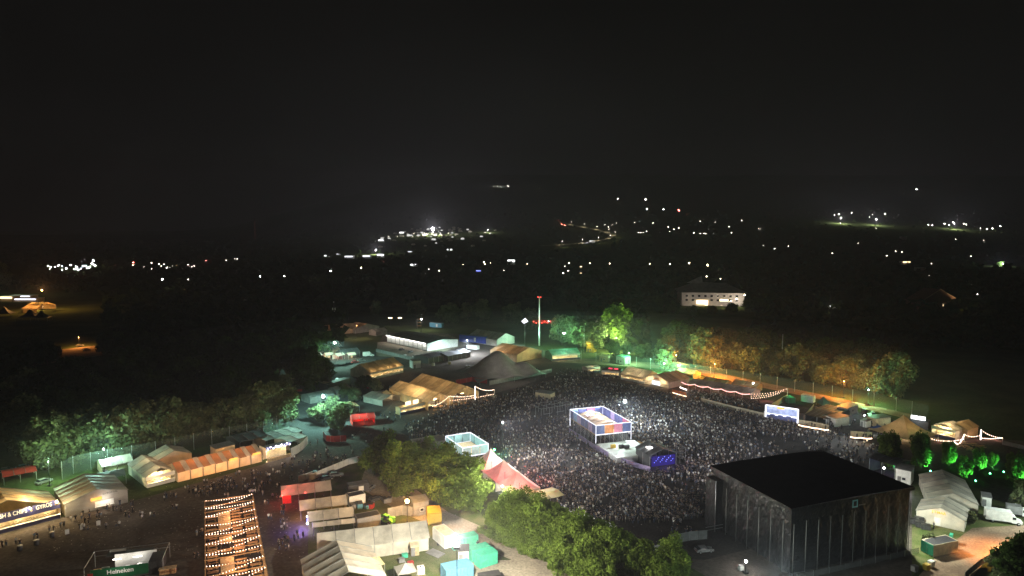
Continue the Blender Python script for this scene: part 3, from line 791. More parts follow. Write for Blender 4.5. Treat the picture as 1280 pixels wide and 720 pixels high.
marquee('dark blue grey tent behind the orange bay tents', (300, 565), (334, 556), 9, 3.4, 4.4, 'x', 'tent_dark', None, 'LRB', 3, None, name='storage_tent')
cabin('white flat cabin behind the row of orange bay tents', (270, 575), (294, 569), 4, 3.6, 'white', 'greyp')
# ---- pergola with festoons
P0, PU = at(256, 628, 4.0), at(316, 619, 4.0)
u = Vector((PU.x - P0.x, PU.y - P0.y, 0)); wP = u.length; rzP = math.atan2(u.y, u.x); v = Vector((u.y, -u.x, 0)).normalized(); u.normalize(); LP = 54
t = thing('pergola', 'long timber pergola over beer tables, hung with zigzag bulb strings', 'pergola', (P0.x, P0.y, 0), rzP)
def pp(a, b, z=0): return Vector((P0.x, P0.y, 0)) + u * a + v * b + Vector((0, 0, z))
nby = 14
for i in range(nby + 1):
    for x in (0, wP): MB().box((x, -i * LP / nby, 2), (.16, .16, 4.0)).build('post', M['wood'], t)
for x in (0, wP): MB().box((x, -LP / 2, 4.08), (.2, LP, .18)).build('long_beam', M['wood'], t)
for i in range(nby + 1): MB().box((wP / 2, -i * LP / nby, 4.26), (wP + .3, .13, .16)).build('cross_beam', M['wood'], t)
for i, (c, rw, n) in enumerate(((1, 1, 1), (1, 2, 2), (1, 5, 1), (1, 8, 2), (1, 11, 1), (2, 13, 1))):
    MB().box((wP * (c + .5) / 4, -(rw + .5 + (n - 1) / 2) * LP / nby, 2.3), (wP / 4 - .15, LP / nby * n - .3, .07)).build('plank_roof', M['ply'], t)
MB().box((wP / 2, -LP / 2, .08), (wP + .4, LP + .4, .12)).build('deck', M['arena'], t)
def bench_set(p, rz, label):
    t = thing('picnic_table', label, 'picnic table', p, rz, 'picnic tables under the pergola')
    for k in range(3): MB().box((0, (k - 1) * .27, .76), (2.3, .25, .06)).build('top_board', M['wood'], t)
    for s in (-1, 1):
        MB().box((0, s * .78, .46), (2.3, .32, .06)).build('seat', M['wood'], t)
    for s in (-1, 1):
        m = MB(); m.bar((s * .8, -.75, 0), (s * .8, -.25, .74), .05); m.bar((s * .8, .75, 0), (s * .8, .25, .74), .05); m.box((s * .8, 0, .4), (.08, 1.7, .08)); m.build('leg_frame', M['wood'], t)
    return t
bs = bench_set(pp(wP / 8, .5 * LP / nby * 1, .14), rzP, 'wooden picnic table with two benches under the bulb strung pergola')
rr = random.Random(4)
for r_ in range(nby * 1):
    for c in range(4):
        for h in (0, 1):
            if (r_, c, h) == (0, 0, 0) or rr.random() < .16 or (c == 1 and r_ in (1, 5, 8)): continue
            copy_thing(bs, pp(wP * (c + .5) / 4, (r_ + .27 + .5 * h) * LP / nby, .14), rzP + rr.uniform(-.03, .03))
NA = 10; stepA = LP / NA
for i in range(NA + 1):
    segs = [((0, i * stepA), (wP, i * stepA))]
    if i and i not in (3, 7): segs.append(((0, i * stepA), (wP, (i - 1) * stepA)))
    for (x0, y0), (x1, y1) in segs:
        festoon('zigzag bulb string hung across the timber pergola', [pp(x0, y0, 4.45), pp(x1, y1, 4.45)], .45, 19, 'e_bulb', .085, 'bulb strings across the pergola', ((1, .5, .24), 105, 1))
# ---- beer stall at the picture foot
a, b = at(110, 731), at(198, 719)
O, rz, w = frame2(a, b)
t = thing('beer_stall', 'roofless beer stall with dark green name board and white lit back wall', 'beer stall', O, rz)
n_ = MB().box((w * .45, 0, 1.9), (w * .82, .15, 2.3)).build('name_board', M['green'], t)
text_part('lettering', 'Heineken', 1.35, M['white'], n_, (w * .46, -.12, 2.15), 0, 90, .02, 5.0)
MB().box((w * .04, -.1, 1.7), (1.0, .12, 1.3)).build('badge_panel', M['redp'], t)
MB().box((w * .6, 5.6, 1.9), (w * .62, .1, 3.0)).build('back_wall', M['white'], t)
MB().box((w * .95, 3.2, 1.5), (2.6, 5, 2.8)).build('dark_store', M['dsteel'], t)
f = MB()
for x, y in ((-.6, 0), (-.6, 8), (w + 1, 8), (w + 1, 0)): f.bar((x, y, 0), (x, y, 3.6), .1)
for p, q in (((-.6, 0, 3.6), (-.6, 8, 3.6)), ((-.6, 8, 3.6), (w + 1, 8, 3.6)), ((w + 1, 8, 3.6), (w + 1, 0, 3.6)), ((-.6, 8, 2.5), (w + 1, 8, 2.5))): f.bar(p, q, .09)
f.build('tube_frame', M['steel'], t)
MB().box((w * .3, 7.9, 3.0), (3.2, .06, 1.1)).build('cloth_panel', M['tent_grey'], t)
MB().box((w * .5, 6.9, 3.0), (w * .7, 2.2, .06)).build('awning', M['tent_dark'], t)
for x, hh, m in ((w * .36, 1.3, 'greyp'), (w * .5, 1.5, 'white'), (w * .58, 1.1, 'steel'), (w * .68, 1.6, 'white'), (w * .72, .9, 'dsteel')):
    MB().box((x, 3.4, hh / 2), (.9, .8, hh)).build('bar_equipment', M[m], t)
MB().box((w * .1, 3.4, 1.25), (2.6, 1.6, .12)).build('counter_top', M['ply'], t); MB().box((w * .1, 3.4, .6), (2.4, 1.4, 1.15)).build('counter', M['wood'], t)
MB().box((w * .2, 3.0, 1.6), (1.5, .1, .9)).build('menu_board', M['white'], t)
for x in (w * .35, w * .65):
    b_ = MB().tube([(x - .8, 3.8, 3.1), (x + .8, 3.8, 3.1)], .06, 6).build('tube_lamp', M['e_tubew'], t); lamp_light(b_, (x, 3.4, 2.9), WHITE, 60)
lamp_light(t, (w * .45, -2.2, 3.4), (1, .9, .8), 90)
lamp_light(t, (1, 3, 2.6), WARM, 50)
t = thing('bar_counter', 'plain timber counter block beside the roofless beer stall', 'counter', local(t, w + .2, -.2), rz)
MB().box((1.6, .6, .6), (3.2, 1.2, 1.2)).build('body', M['wood'], t); MB().box((1.6, .6, 1.24), (3.5, 1.5, .08)).build('top', M['ply'], t)
# ---- fenced lane and market tents east of the pergola
panel_fence('white panel barrier row along the dark lane to the gravel road', [(373, 603), (391, 597)], 1.9, 'white', 2.4)
panel_fence('long white panel barrier row ending near the gravel road bend', [(386, 602), (410, 592), (436, 581), (448, 578)], 2.0, 'white', 2.4)
panel_fence('curved low barrier of panels with pink light painted in by the floodlit yard', [(404, 547), (408, 552), (418, 553), (433, 552)], 2.2, 'redp', 1.8)  # pink light on white panels put into a red colour
t = marquee('small tent glowing bright red next to the floodlit yard', (441, 533), (469, 530), 6, 2.6, 3.8, 'x', 'tent_red', None, 'LRB', 3, ((1, .1, .06), 500, 'e_red'), name='food_tent')
mk = dict(group='market tents east of the pergola', name='market_tent')
t = marquee('market tent whose near bay glows red, northmost of its row', (353, 632), (414, 624), 7.2, 2.7, 4.2, 'x', 'tent', 'tent', 'B', 3, None, **mk)
rd = MB().box((1.2, -.2, 1.6), (2.2, .08, 2.2)).build('red_curtain', M['tent_red'], t)
for q in ((.3, 1.2, 2.4), (2, 2.5, 2.2), (1, -2, 2.6)): lamp_light(rd, q, (1, .07, .04), 170)
rn = MB().ball((.0, -.3, 2.9), .22).build('lamp', M['e_red'], t); rn2 = MB().ball((6, -.2, 2.9), .16).build('lamp', M['e_red'], t); lamp_light(rn2, (6, 2, 6.2), (1, .07, .04), 90)
t = marquee('cream market tent with orange glow, second of its row', (376, 651), (434, 643), 6.8, 2.7, 4.1, 'x', 'tent', 'tent', 'RB', 3, (ORNG, 260, 'e_tube'), **mk)
lamp_light(t, (-.8, 1, 2.7), ORNG, 220)
t = marquee('cream market tent with blue white lamps at its open end', (386, 664), (442, 657), 5.6, 2.6, 3.9, 'x', 'tent', 'tent', 'RB', 3, None, **mk)
bb = MB().box((-.35, .6, 2.2), (.16, .7, 1.3)).build('blue_screen', M['e_ledblue'], t); lamp_light(bb, (-1.5, .3, 2.4), (.25, .15, 1), 900, .3)
bw = MB().ball((-.3, -.6, 2.3), .25).build('lamp', M['e_tubew'], t); lamp_light(bw, (-.9, -.8, 2.5), (1, .85, .7), 200)
bw = MB().ball((-.3, 3.0, 2.6), .22).build('lamp', M['e_tubew'], t); lamp_light(bw, (-.9, 3, 2.7), (1, .7, .5), 200)
marquee('low lean-to tent squeezed between two larger cream market tents', (392, 670), (443, 664), 2.4, 2.3, 2.9, 'x', 'tent', 'tent', 'R', 3, None, **mk)
t = marquee('longest cream marquee running towards the amber work lamp', (398, 706), (536, 688), 9, 3.1, 5.4, 'x', 'tent', 'tent', 'FRB', 6, None, name='long_marquee')
lamp_light(t, (-1.4, 3, 2.8), (1, .6, .3), 220)
q0, q1, q2 = at(377, 700, 3), at(423, 681, 6), at(441, 726, 6)
nd = (q1 - q2); nd.z = 0; nd.normalize(); ud = Vector((nd.y, -nd.x, 0)); hw_ = (q1 - q0).dot(ud)
va = q0 - nd * 15; va.z = 0; vb = va + ud * 2 * hw_
marquee('large marquee at the picture foot, one roof slope brown in shade', va, vb, 15, 3.0, 6.0, 'y', 'tent', 'tent', 'LRB', 5, None, name='long_marquee')
pagoda('small yellow lit awning at the side of the large marquee', at(467, 716), 4, 2.4, 3.6, 'tent_yellow', .5, (WARM, 120, 'e_tube'), pw=1.2)
pagoda('small grey pop-up canopy on the lawn', at(507, 724), 4.2, 2.3, 3.7, 'tent_grey', .4, pw=1.3)
container('pale mint container in the dark yard behind the market tents', (437, 634), (457, 629.5), 3, 2.7, 'white', roofm='dsteel', ribs=False, name='site_container')
container('grey container with dark roof beside the telehandler', (447, 663), (476, 657), 3.2, 2.8, 'greyp', roofm='dsteel', ribs=False, name='site_container')
trailer('dark box trailer behind the mint container', (436, 620), (462, 616), 3, 2.2, 'dsteel')
# telehandler
t = thing('telehandler', 'lime green telehandler parked beside the grey container', 'telehandler', at(484, 655), 2.6)
MB().prism([(-2, .7), (2, .7), (2.1, 1.2), (1.2, 1.6), (-1.2, 1.7), (-2.1, 1.3)], -.8, .8).build('body', M['lime'], t)
MB().box((-.2, .55, 2.0), (1.3, .9, 1.2)).build('cab', M['glass'], t); MB().box((-.2, .55, 2.65), (1.4, 1.0, .1)).build('cab_roof', M['lime'], t)
MB().tube([(-2.2, -.5, 2.0), (3.4, -.5, 1.5)], .22, 6).build('boom', M['lime'], t); MB().box((3.7, -.5, 1.0), (.3, 1.4, .9)).build('fork_carriage', M['dsteel'], t)
wheels(t, (-1.3, 1.4), .95, .6)
lamp_light(t, (1, -2.6, 4.0), (.9, 1, .7), 60)
cabin('plain boarded hut next to the amber work lamp', (517, 646), (536, 643), 4, 3.6, 'greyp', 'greyp')
panel_fence('leaning timber screen beside the amber work lamp', [(485, 648), (503, 644), (516, 646)], 2.6, 'greyp', 2)
container('yellow container glowing under the amber work lamp', (536, 657.5), (552, 656), 5, 3.0, 'yellow', ribs=False, doors=True, name='site_container')
mast_lamp('amber work lamp glaring over the yard behind the long marquee', (lambda q: Vector((q.x, q.y, 0)))(at(509, 632, 5.6)), 5.6, 'e_amber', AMB, 5500, .5, name='work_lamp', down=False)
trailer('white box trailer between yellow and teal containers', (541, 677), (556, 690), 3, 3.0, 'white', 'cream')
t = thing('loading_ramp', 'grey boarded ramp in front of the white box trailer', 'ramp', at(545, 692), -.7)
for k in range(6): MB().box((0, (k - 3) * .4, .12 + .03 * k), (4.2, .36, .08)).build('board', M['greyp'], t)
container('long teal container lying beside the gravel road', (567, 689), (598, 681.5), 2.5, 2.4, 'teal')
container('teal generator box, the smaller of the twin units', (590, 704), (613, 698), 2.4, 2.8, 'teal', ribs=False, name='generator')
container('teal generator box nearest the gravel road', (600, 712), (622, 705), 2.5, 2.9, 'teal', ribs=False, name='generator')
cabin('white and dark site cabin beside the bright white mast lamp', (573, 704), (586, 703.5), 2.6, 2.7, 'white', 'dsteel', win=0)
container('blue container at the foot of the bright white mast lamp', (558, 730), (592, 722), 3.6, 2.7, 'blue', doors=True)
box_truck('black van with rounded front parked on the gravel', at(617, 733), .32, 'rubber', 'rubber', 4.6, 2.2, name='delivery_van')
car('dark pickup standing near the hedge on the gravel road', at(606, 690), .9, 'dsteel')
mast_lamp('bright white work lamp on a slim mast above the blue container', (lambda q: Vector((q.x, q.y, 0)))(at(571, 688, 14)), 14, 'e_white', (1, .93, .76), 50000, .55, name='work_lamp', down=False)
t = thing('water_tank', 'white caged water tank on the lawn beside the pop-up canopy', 'water tank', at(526, 717), .3)
MB().box((0, 0, .85), (1.5, 1.5, 1.4)).build('tank', M['white'], t); MB().box((0, 0, .08), (1.6, 1.6, .16)).build('pallet', M['wood'], t)
MB().tube([(0, 0, 1.55), (0, 0, 1.68)], .2, 8).build('lid', M['dsteel'], t)
cabin('small pale kiosk on the lawn against the long marquee', (514, 696), (524, 694.5), 1.8, 2.2, 'ply', 'cream', win=0, name='kiosk')
for px, py, m, l in ((506, 697, 'teal', 'teal crate beside the pale kiosk'), (513, 707, 'redp', 'red crate near the pop-up canopy'), (502, 703, 'greyp', 'grey crate near the pop-up canopy')):
    t = thing('crate', l, 'crate', at(px, py), .4); MB().box((0, 0, .5), (1.3, .9, .8)).build('body', M[m], t); MB().box((0, 0, .93), (1.36, .96, .08)).build('lid', M[m], t)

# ---- raised decks with lit rails
def glow_deck(label, O3, U, V, z0, z1, pan, led, light, name, roof=None, cat='viewing deck', openside=None):
    """O3 corner on the ground, U and V the two sides"""
    rz = math.atan2(U.y, U.x); w, d = U.length, V.length
    sgn = 1 if (U.x * V.y - U.y * V.x) > 0 else -1
    t = thing(name, label, cat, (O3.x, O3.y, 0), rz)
    MB().box((w / 2, sgn * d / 2, z0), (w, d, .18)).build('deck', M['ply'], t)
    nx, ny = max(2, round(w / 3.2)), max(2, round(d / 3.2))
    f = MB()
    for i in range(nx + 1):
        for j in range(ny + 1):
            x, y = i * w / nx, sgn * j * d / ny
            f.bar((x, y, 0), (x, y, z0), .07)
            if i and j: f.bar((x, y, 0), (x - w / nx, y, z0), .04)
    f.build('scaffold', M['steel'], t)
    k = 0
    for side in range(4):
        if side == openside: continue
        n = nx if side % 2 == 0 else ny
        for i in range(n):
            if side % 2 == 0: c = ((i + .5) * w / n, 0 if side == 0 else sgn * d); sz = (w / n - .25, .06)
            else: c = (0 if side == 1 else w, sgn * (i + .5) * d / n); sz = (.06, d / n - .25)
            MB().box((c[0], c[1], (z0 + z1) / 2 + .1), (sz[0], sz[1], z1 - z0 - .3)).build('rail_panel', M[pan[k % len(pan)]], t); k += 1
    l = MB()
    for z in (z0 + .05, z1):
        for a, b in (((0, 0), (w, 0)), ((w, 0), (w, d)), ((w, d), (0, d)), ((0, d), (0, 0))):
            if z < z1 and a[1] != b[1]: continue
            l.bar((a[0], sgn * a[1], z), (b[0], sgn * b[1], z), .19)
    for x, y in ((0, 0), (w, 0), (w, d), (0, d)): l.bar((x, sgn * y, z0 * .4), (x, sgn * y, z1), .14)
    l.build('led_frame', M[led], t)
    for q in range(light[2]):
        a = (q + .5) / light[2]
        lamp_light(t, (w / 2, sgn * d * a, z1 + 1.2), light[0], light[1] / light[2], .5)
    return t, w, d, sgn
pn = at(745, 532, 8); pl = at(711, 512, 8); pr = at(789, 527.5, 8)
t, w, d, sg = glow_deck('large raised mixing deck with white lit rails and blue banners in the crowd', Vector((pn.x, pn.y, 0)), Vector((pr.x - pn.x, pr.y - pn.y, 0)), Vector((pl.x - pn.x, pl.y - pn.y, 0)), 4.6, 8, ['pvcblue', 'pvcorange', 'pvcpink', 'pvcblue', 'pvcblue', 'pvclilac', 'pvcblue', 'pvcblue', 'pvclilac', 'pvcpale', 'pvcblue', 'pvcpale', 'pvcblue', 'pvcpink'], 'e_led', ((.85, .85, 1), 2600, 3), 'mixing_deck')
fu = Vector((pr.x - pn.x, pr.y - pn.y, 0)).normalized(); fv = Vector((pn.x - pl.x, pn.y - pl.y, 0)).normalized()   # fv heads to the stage
fo = Vector((pn.x, pn.y, 0))
def fp(a, b, z=0): return fo + fu * a + fv * b + Vector((0, 0, z))
ta = fp(2.5, -4); tb = fp(w - 3, -4)
mt = marquee('tan roofed tent standing on the mixing deck', ta, tb, 15, 2.0, 3.0, 'y', 'tent_tan', None, '', 5, (WARM, 300, 'e_tube'), name='deck_tent', lift=4.7)
t = thing('front_platform', 'pale low platform with mixing desks before the mixing deck', 'platform', (fo.x, fo.y, 0), math.atan2(fu.y, fu.x))
MB().box((w / 2 + .5, -8, .9), (w + 1, 15, 1.6)).build('deck', M['white'], t)
for x, y, m in ((3.5, -6, 'yellow'), (6, -7, 'dsteel'), (7.5, -8, 'dsteel')):
    MB().box((x, y, 2.3), (1.6, .9, 1.1)).build('desk', M[m], t)
lamp_light(t, (w * .5, -6, 6), (.8, 1, .9), 900)
cpl = fp(11.5, 19)
dt = marquee('dark gable tent with purple screen at the end of the mixing platform', fp(7.0, 23), fp(16.5, 23), 9, 4.0, 5.8, 'y', 'tent_dark', None, 'LRB', 3, None, name='control_tent')
MB().box((4.7, -.15, 2.1), (8.4, .12, 3.2)).build('purple_screen', M['e_purple'], dt)
for i in range(14):
    MB().ball((1.4 + .5 * i + .1 * (i % 3), -.3, 1.8 + .5 * (i % 4)), .1).build('stage_lamp', M['e_ledblue'], dt)
MB().box((2.6, 4.5, 5.1), (2.2, 1.5, .06)).build('roof_light', M['e_tubew'], dt).rotation_euler = (0, 0, 0)
lamp_light(dt, (4.6, -2, 3), (.2, .12, 1), 300)
tw = thing('scaffold_tower', 'small open scaffold tower beside the dark control tent', 'scaffold', fp(18.5, 22), math.atan2(fu.y, fu.x))
for x in (0, 2):
    for y in (0, 2): MB().bar((x, y, 0), (x, y, 5), .08).build('upright', M['steel'], tw)
for z in (1.6, 3.2, 4.9):
    m = MB(); m.bar((0, 0, z), (2, 0, z), .06); m.bar((2, 0, z), (2, 2, z), .06); m.bar((2, 2, z), (0, 2, z), .06); m.bar((0, 2, z), (0, 0, z), .06); m.build('ledger', M['steel'], tw)
panel_fence('pink crowd barrier along the mixing platform', [fp(-.8, -20), fp(-.8, -8), fp(-.8, 2), fp(-.5, 8), fp(.6, 14), fp(2.6, 20), fp(5.4, 26)], 1.6, 'pvclilac', 2.0, name='crowd_barrier')
panel_fence('brown crowd barrier on the far side of the mixing platform', [fp(w + 2, 1), fp(w + 4, 8), fp(w + 4.5, 15)], 1.4, 'wood', 2.0, name='crowd_barrier')
mast_lamp('blue white arena floodlight behind the mixing deck', at(781, 536), 9, 'e_cool', (.8, .95, 1), 14000, .75)
# smaller glass deck
qn = at(578.5, 560, 8); ql = at(559, 545, 8); qr = at(610.4, 554.7, 8)
t, w2, d2, s2 = glow_deck('white lit glass railed viewing deck beside the red and white peaks', Vector((qn.x, qn.y, 0)), Vector((qr.x - qn.x, qr.y - qn.y, 0)), Vector((ql.x - qn.x, ql.y - qn.y, 0)), 5, 8, ['glasspanel'], 'e_led', ((.85, 1, 1), 1500, 2), 'viewing_deck')
lamp_light(t, (w2 / 2, s2 * d2 / 2, 4), WHITE, 400)
lamp_light(t, (w2 + 3, -9, 9), (1, .97, .9), 2600)  # bare light added to whiten the peaked tents
marquee('white tent strip leading down from the viewing deck', (566, 592), (580, 585), 12, 3.2, 5.0, 'y', 'tent', None, 'LRFB', 3, (WARM, 300, 'e_tube'), name='side_tent')
pagoda('yellow canopy between viewing deck and red white peaks', at(586, 596), 5, 3.4, 5.0, 'tent_yellow', .3, (WARM, 160, 'e_tube'), pw=1.2)
marquee('pale teal hut roof left of the viewing deck', (522, 566), (556, 560), 6, 3.0, 3.6, 'x', 'tent_grey', None, 'LRBF', 3, None, name='storage_tent')
mast_lamp('added white lamp hidden behind the hedge to brighten the peaked tents', at(628, 652), 9, 'e_white', (1, .95, .85), 6500, .15, name='work_lamp', down=False)  # lamp added out of sight to brighten the peaks
d0, d1 = Vector((-8.5, 208, 0)), Vector((3.6, 182.5, 0))
for i, l in enumerate(('white peaked tent with red lit edge nearest the viewing deck', 'middle peaked tent of the red and white three', 'peaked tent next to the cream stalls, its rim lit red')):
    c = d0.lerp(d1, (i + .5) / 3)
    tt = pagoda(l, c, 9.6, 3.0, 7.8 - .5 * i, 'tent', math.atan2(25.5, -12.1), None, 'FRL', 'red and white peaked tents', pw=1.6)
    rl = MB().ball((0, 0, 2.5), .2).build('lamp', M['e_red'], tt)
    wx = c + Vector((4.8, 2.4, 0))
    s = thing('red_wash_light', 'red wash light aimed at the crowd from the ' + ['first', 'second', 'third'][i] + ' peaked tent', 'stage light', wx + Vector((1.2, 1.2, 0)), .4, 'red wash lights')
    MB().tube([(0, 0, 0), (0, 0, 3.6)], .06, 6).build('stand', M['dsteel'], s); hd = MB().box((0, 0, 3.8), (.5, .4, .4)).build('lamp_head', M['dsteel'], s)
    MB().ball((.22, .1, 3.8), .2).build('lens', M['e_red'], hd)
    lamp_light(s, (.9, .5, 3.2), (1, .03, .05), 330, .3, 'SPOT', (3, 1.6, 0), 120); lamp_light(s, (-.6, -.3, 6.4), (1, .04, .06), 1100, .3, 'SPOT', (-5, -2.4, 3.5), 100)
for k, l in ((1, 'first and second'), (2, 'second and third'), (3, 'third peaked tent and the cream stall')):
    q = d0.lerp(d1, k / 3) + Vector((-1.6, -1.2, 0)); s = thing('red_wash_light', 'added red lamp tinting the fabric between ' + l + ('' if k == 3 else ' peaked tents'), 'stage light', q, 0)  # lamps added to tint the tent fabric red
    MB().tube([(0, 0, 0), (0, 0, 5.2)], .05, 6).build('stand', M['dsteel'], s); MB().ball((0, 0, 5.4), .16).build('lens', M['e_red'], s); lamp_light(s, (0, 0, 5.9), (1, .03, .06), 620, .3)
s = thing('green_wash_light', 'green wash light at the crowd edge under the viewing deck', 'stage light', at(618, 574), 0)
MB().tube([(0, 0, 0), (0, 0, 3)], .06, 6).build('stand', M['dsteel'], s); MB().ball((0, 0, 3.2), .25).build('lens', M['e_greenspot'], s); lamp_light(s, (.4, 0, 3), (.05, 1, .3), 900)
# cream stalls at the crowd edge
marquee('cream flat stall tent beside the red white peaks', (640, 640), (672, 632), 6, 3.0, 3.7, 'x', 'tent_yellow', None, 'LRBF', 2, (WARM, 300, 'e_tube'), name='stall_tent')
marquee('cream stall tent with open side facing the crowd', (672, 640), (704, 632), 6, 3.0, 3.5, 'x', 'tent_yellow', None, 'B', 2, (WARM, 250, 'e_tube'), name='stall_tent')
for (a, b, l) in (((700, 660), (716, 655), 'small white roofed stall nearest the cream tents'), ((722, 669), (742, 662), 'small white roofed stall between its two twins above the hedge'), ((753, 680), (770, 672), 'small white roofed stall nearest the stage barriers')):
    k_ = cabin(l, a, b, 3.2, 2.8, 'cream', 'white', 'ticket_stall', 'small stalls above the hedge', slope=.1); lamp_light(k_, (2, 5, 3.4), (1, 1, .8), 160); lamp_light(k_, (2, -1.4, 2.6), WARM, 60)

# ---- stage
SN, SL, SR = at(990, 633, 15.3), at(909, 580, 15.3), at(1138, 607, 15.3)
su = Vector((SR.x - SN.x, SR.y - SN.y, 0)); sv = Vector((SL.x - SN.x, SL.y - SN.y, 0)); sw, sd = su.length, sv.length; srz = math.atan2(su.y, su.x)
t = thing('concert_stage', 'huge black tarpaulin stage block with pale upright poles and flat roof', 'stage', (SN.x, SN.y, 0), srz)
def tarp(L, h, seed):
    def fn(q, v):
        x = q * L; z = .1 + v * h
        d = .16 * noise.noise(Vector((x * .35, z * .16, seed))) + .12 * noise.noise(Vector((x * 1.3 + z * .5, z * .5, seed + 5))) + .1 * abs(noise.noise(Vector((x * 1.9, z * 1.6, seed + 9)))) * v
        d += .12 * math.sin(q * L / 3.4 * math.pi * 1) ** 2
        return x, d, z
    return fn
m = MB(); m.grid(lambda q, v: (lambda p: (p[0], p[1] + .05, p[2]))(tarp(sw, 14.3, 2)(q, v)), 150, 60); m.build('back_tarpaulin', M['black'], t)
m = MB(); m.grid(lambda q, v: (lambda p: (p[1] + .05, p[0], p[2]))(tarp(sd, 14.3, 7)(q, v)), 120, 60); m.build('side_tarpaulin', M['black'], t)
m = MB(); m.grid(lambda q, v: (sw - .1, q * sd, .1 + v * 14.3), 10, 4); m.build('side_tarpaulin', M['black'], t)
rf = MB(); tp = []
def rpt(q, v):
    return (q * (sw + 1.2) - .6, v * (sd + 1.4) - .6, 15.1 + .25 * math.sin(q * math.pi) + .07 * noise.noise(Vector((q * 9, v * 9, 1))))
rf.grid(rpt, 40, 30); rf.build('roof', M['blackmat'], t)
edge = MB(); edge.box((sw / 2, -.6, 14.75), (sw + 1.2, .08, .7)); edge.build('roof_valance', M['black'], t)
edge = MB(); edge.box((-.6, sd / 2, 14.75), (.08, sd + .6, .7)); edge.build('roof_valance', M['black'], t)
m = MB(); m.grid(lambda q, v: (q * 12.4 + .1, -.72 - .14 * abs(noise.noise(Vector((q * 16, v * 3, 4)))) - .1 * v, 12.1 + v * 2.4), 60, 12); m.build('loose_tarpaulin', M['black'], t)
for i in range(11):
    MB().tube([(sw * (i + .02) / 10.2, -.75, .05), (sw * (i + .02) / 10.2, -.75, 11.6 + .3 * (i % 2))], .085, 6).build('pole', M['polepaint'], t)
for i in range(7):
    MB().tube([(-.75, sd * (i + .4) / 7, .05), (-.75, sd * (i + .4) / 7, 11.6)], .085, 6).build('pole', M['polepaint'], t)
MB().box((sw / 2, sd * .35, 1), (sw - 1.6, sd * .6, 1.8)).build('stage_floor', M['dsteel'], t)
lg = MB(); lx, lz = sw * .485, 13.9
tq = mat('faded_teal_print', (.2, .5, .55), .6, .1, 1)
for (x, z, a, b) in ((lx - .62, lz, .3, 1.75), (lx + .62, lz, .3, 1.75), (lx, lz + .72, .96, .3), (lx, lz - .72, .96, .3)): lg.box((x, -1.02, z), (a, .05, b))
lg.build('logo', tq, t)
MB().box((lx + 2.1, -1.02, lz - .5), (1.9, .05, .2)).build('logo_caption', M['greyp'], t)
tr = MB()
for k in range(7):
    a = k / 7 * 4
    tr.bar((sw * .86 + a, sd - .5 - a * .3, 15.5), (sw * .86 + a + .5, sd - .6 - a * .3, 16.6), .05); tr.bar((sw * .86 + a + .5, sd - .6 - a * .3, 16.6), (sw * .86 + a + 1, sd - .8 - a * .3, 15.5), .05)
tr.build('roof_truss', M['dsteel'], t)
def st(a, b, z=0): return Vector((SN.x, SN.y, 0)) + su.normalized() * a + sv.normalized() * b + Vector((0, 0, z))
p = st(-3.6, sd - 1.5)
t = thing('speaker_tower', 'black wrapped speaker tower standing beside the stage wing', 'speaker tower', p, srz)
MB().box((0, 0, 6.4), (4.2, 4, 12.6)).build('wrap', M['black'], t)
for x in (-2.2, 2.2): MB().tube([(x, -2.15, 0), (x, -2.15, 13)], .09, 6).build('leg', M['steel'], t)
for z in (.8, 1.6): MB().bar((-5, -2.3, z), (2.4, -2.3, z), .1).build('handrail', M['steel'], t)
panel_fence('barred barrier along the rear foot of the stage', [st(0, -2.6), st(sw + 1, -2.6)], 1.3, 'barrier', 2.2, name='crowd_barrier', thick=.04)
panel_fence('grey covered barrier beside the dark speaker tower', [(838, 681), (862, 676), (884, 674)], 2.2, 'greyp', 2.4, name='crowd_barrier')
mast_lamp('white lamp glaring beside the dark stage wall', at(932, 716), 2.0, 'e_white', WHITE, 420, .26, name='work_lamp')
t = thing('flight_case', 'pale flight case beside the glaring stage lamp', 'flight case', at(926, 713), .4); MB().box((0, 0, .6), (1.0, .8, 1.0)).build('body', M['white'], t); MB().box((0, 0, 1.15), (1.06, .86, .1)).build('lid', M['greyp'], t)
car('white car hidden behind the dark hedge by the stage', at(822, 690), 2.7, 'white')
car('pale car standing beside the grey covered barrier', at(880, 690), .2, 'greyp')
mast_lamp('white working lamp on the backstage roof edge', at(1104, 610), 5.5, 'e_white', WHITE, 700, .2, name='work_lamp')
cabin('white backstage cabin lit by the lamp behind the stage', (1119, 603), (1138, 607), 5, 4.2, 'white', 'greyp')
marquee('purple tinted dark tent behind the stage corner', (1086, 590), (1118, 600), 8, 4.5, 5.2, 'x', 'tent_dark', None, 'LRB', 3, ((.3, .15, 1), 90, 'e_ledblue'), name='backstage_tent')

# ---- east corner behind the stage
t = marquee('larger grey white tent behind the one with orange letters', (1160, 636), (1222, 645), 19, 3.0, 5.3, 'y', 'tent', 'tent', 'LRBF', 5, None, name='gable_tent')
t = marquee('smaller grey white tent with glowing orange letters on its gable', (1145, 651), (1205, 665), 9, 2.8, 4.9, 'y', 'tent', 'tent', 'LRBF', 3, None, name='gable_tent')
gw = frame2((1145, 651), (1205, 665))[2]
text_part('lit_letters', 'BYMAR', .95, M['e_orange'], t, (gw * .47, -.12, 3.5), 0, 90, .05, 3.0); lamp_light(t, (gw * .47, -1.6, 3.0), ORNG, 10)
MB().box((gw * .45, -.06, 1.1), (1.4, .06, 2.0)).build('door', M['white'], t); lamp_light(t, (gw * .45, -2.3, 2.4), (1, .8, .6), 25)
container('cream container with teal end wall beside the dirt road', (1151, 689), (1167, 697), 7.5, 2.7, 'cream', roofm='dsteel', ribs=False, name='site_container', doors=False)
O, rz, w = frame2((1151, 689), (1167, 697))
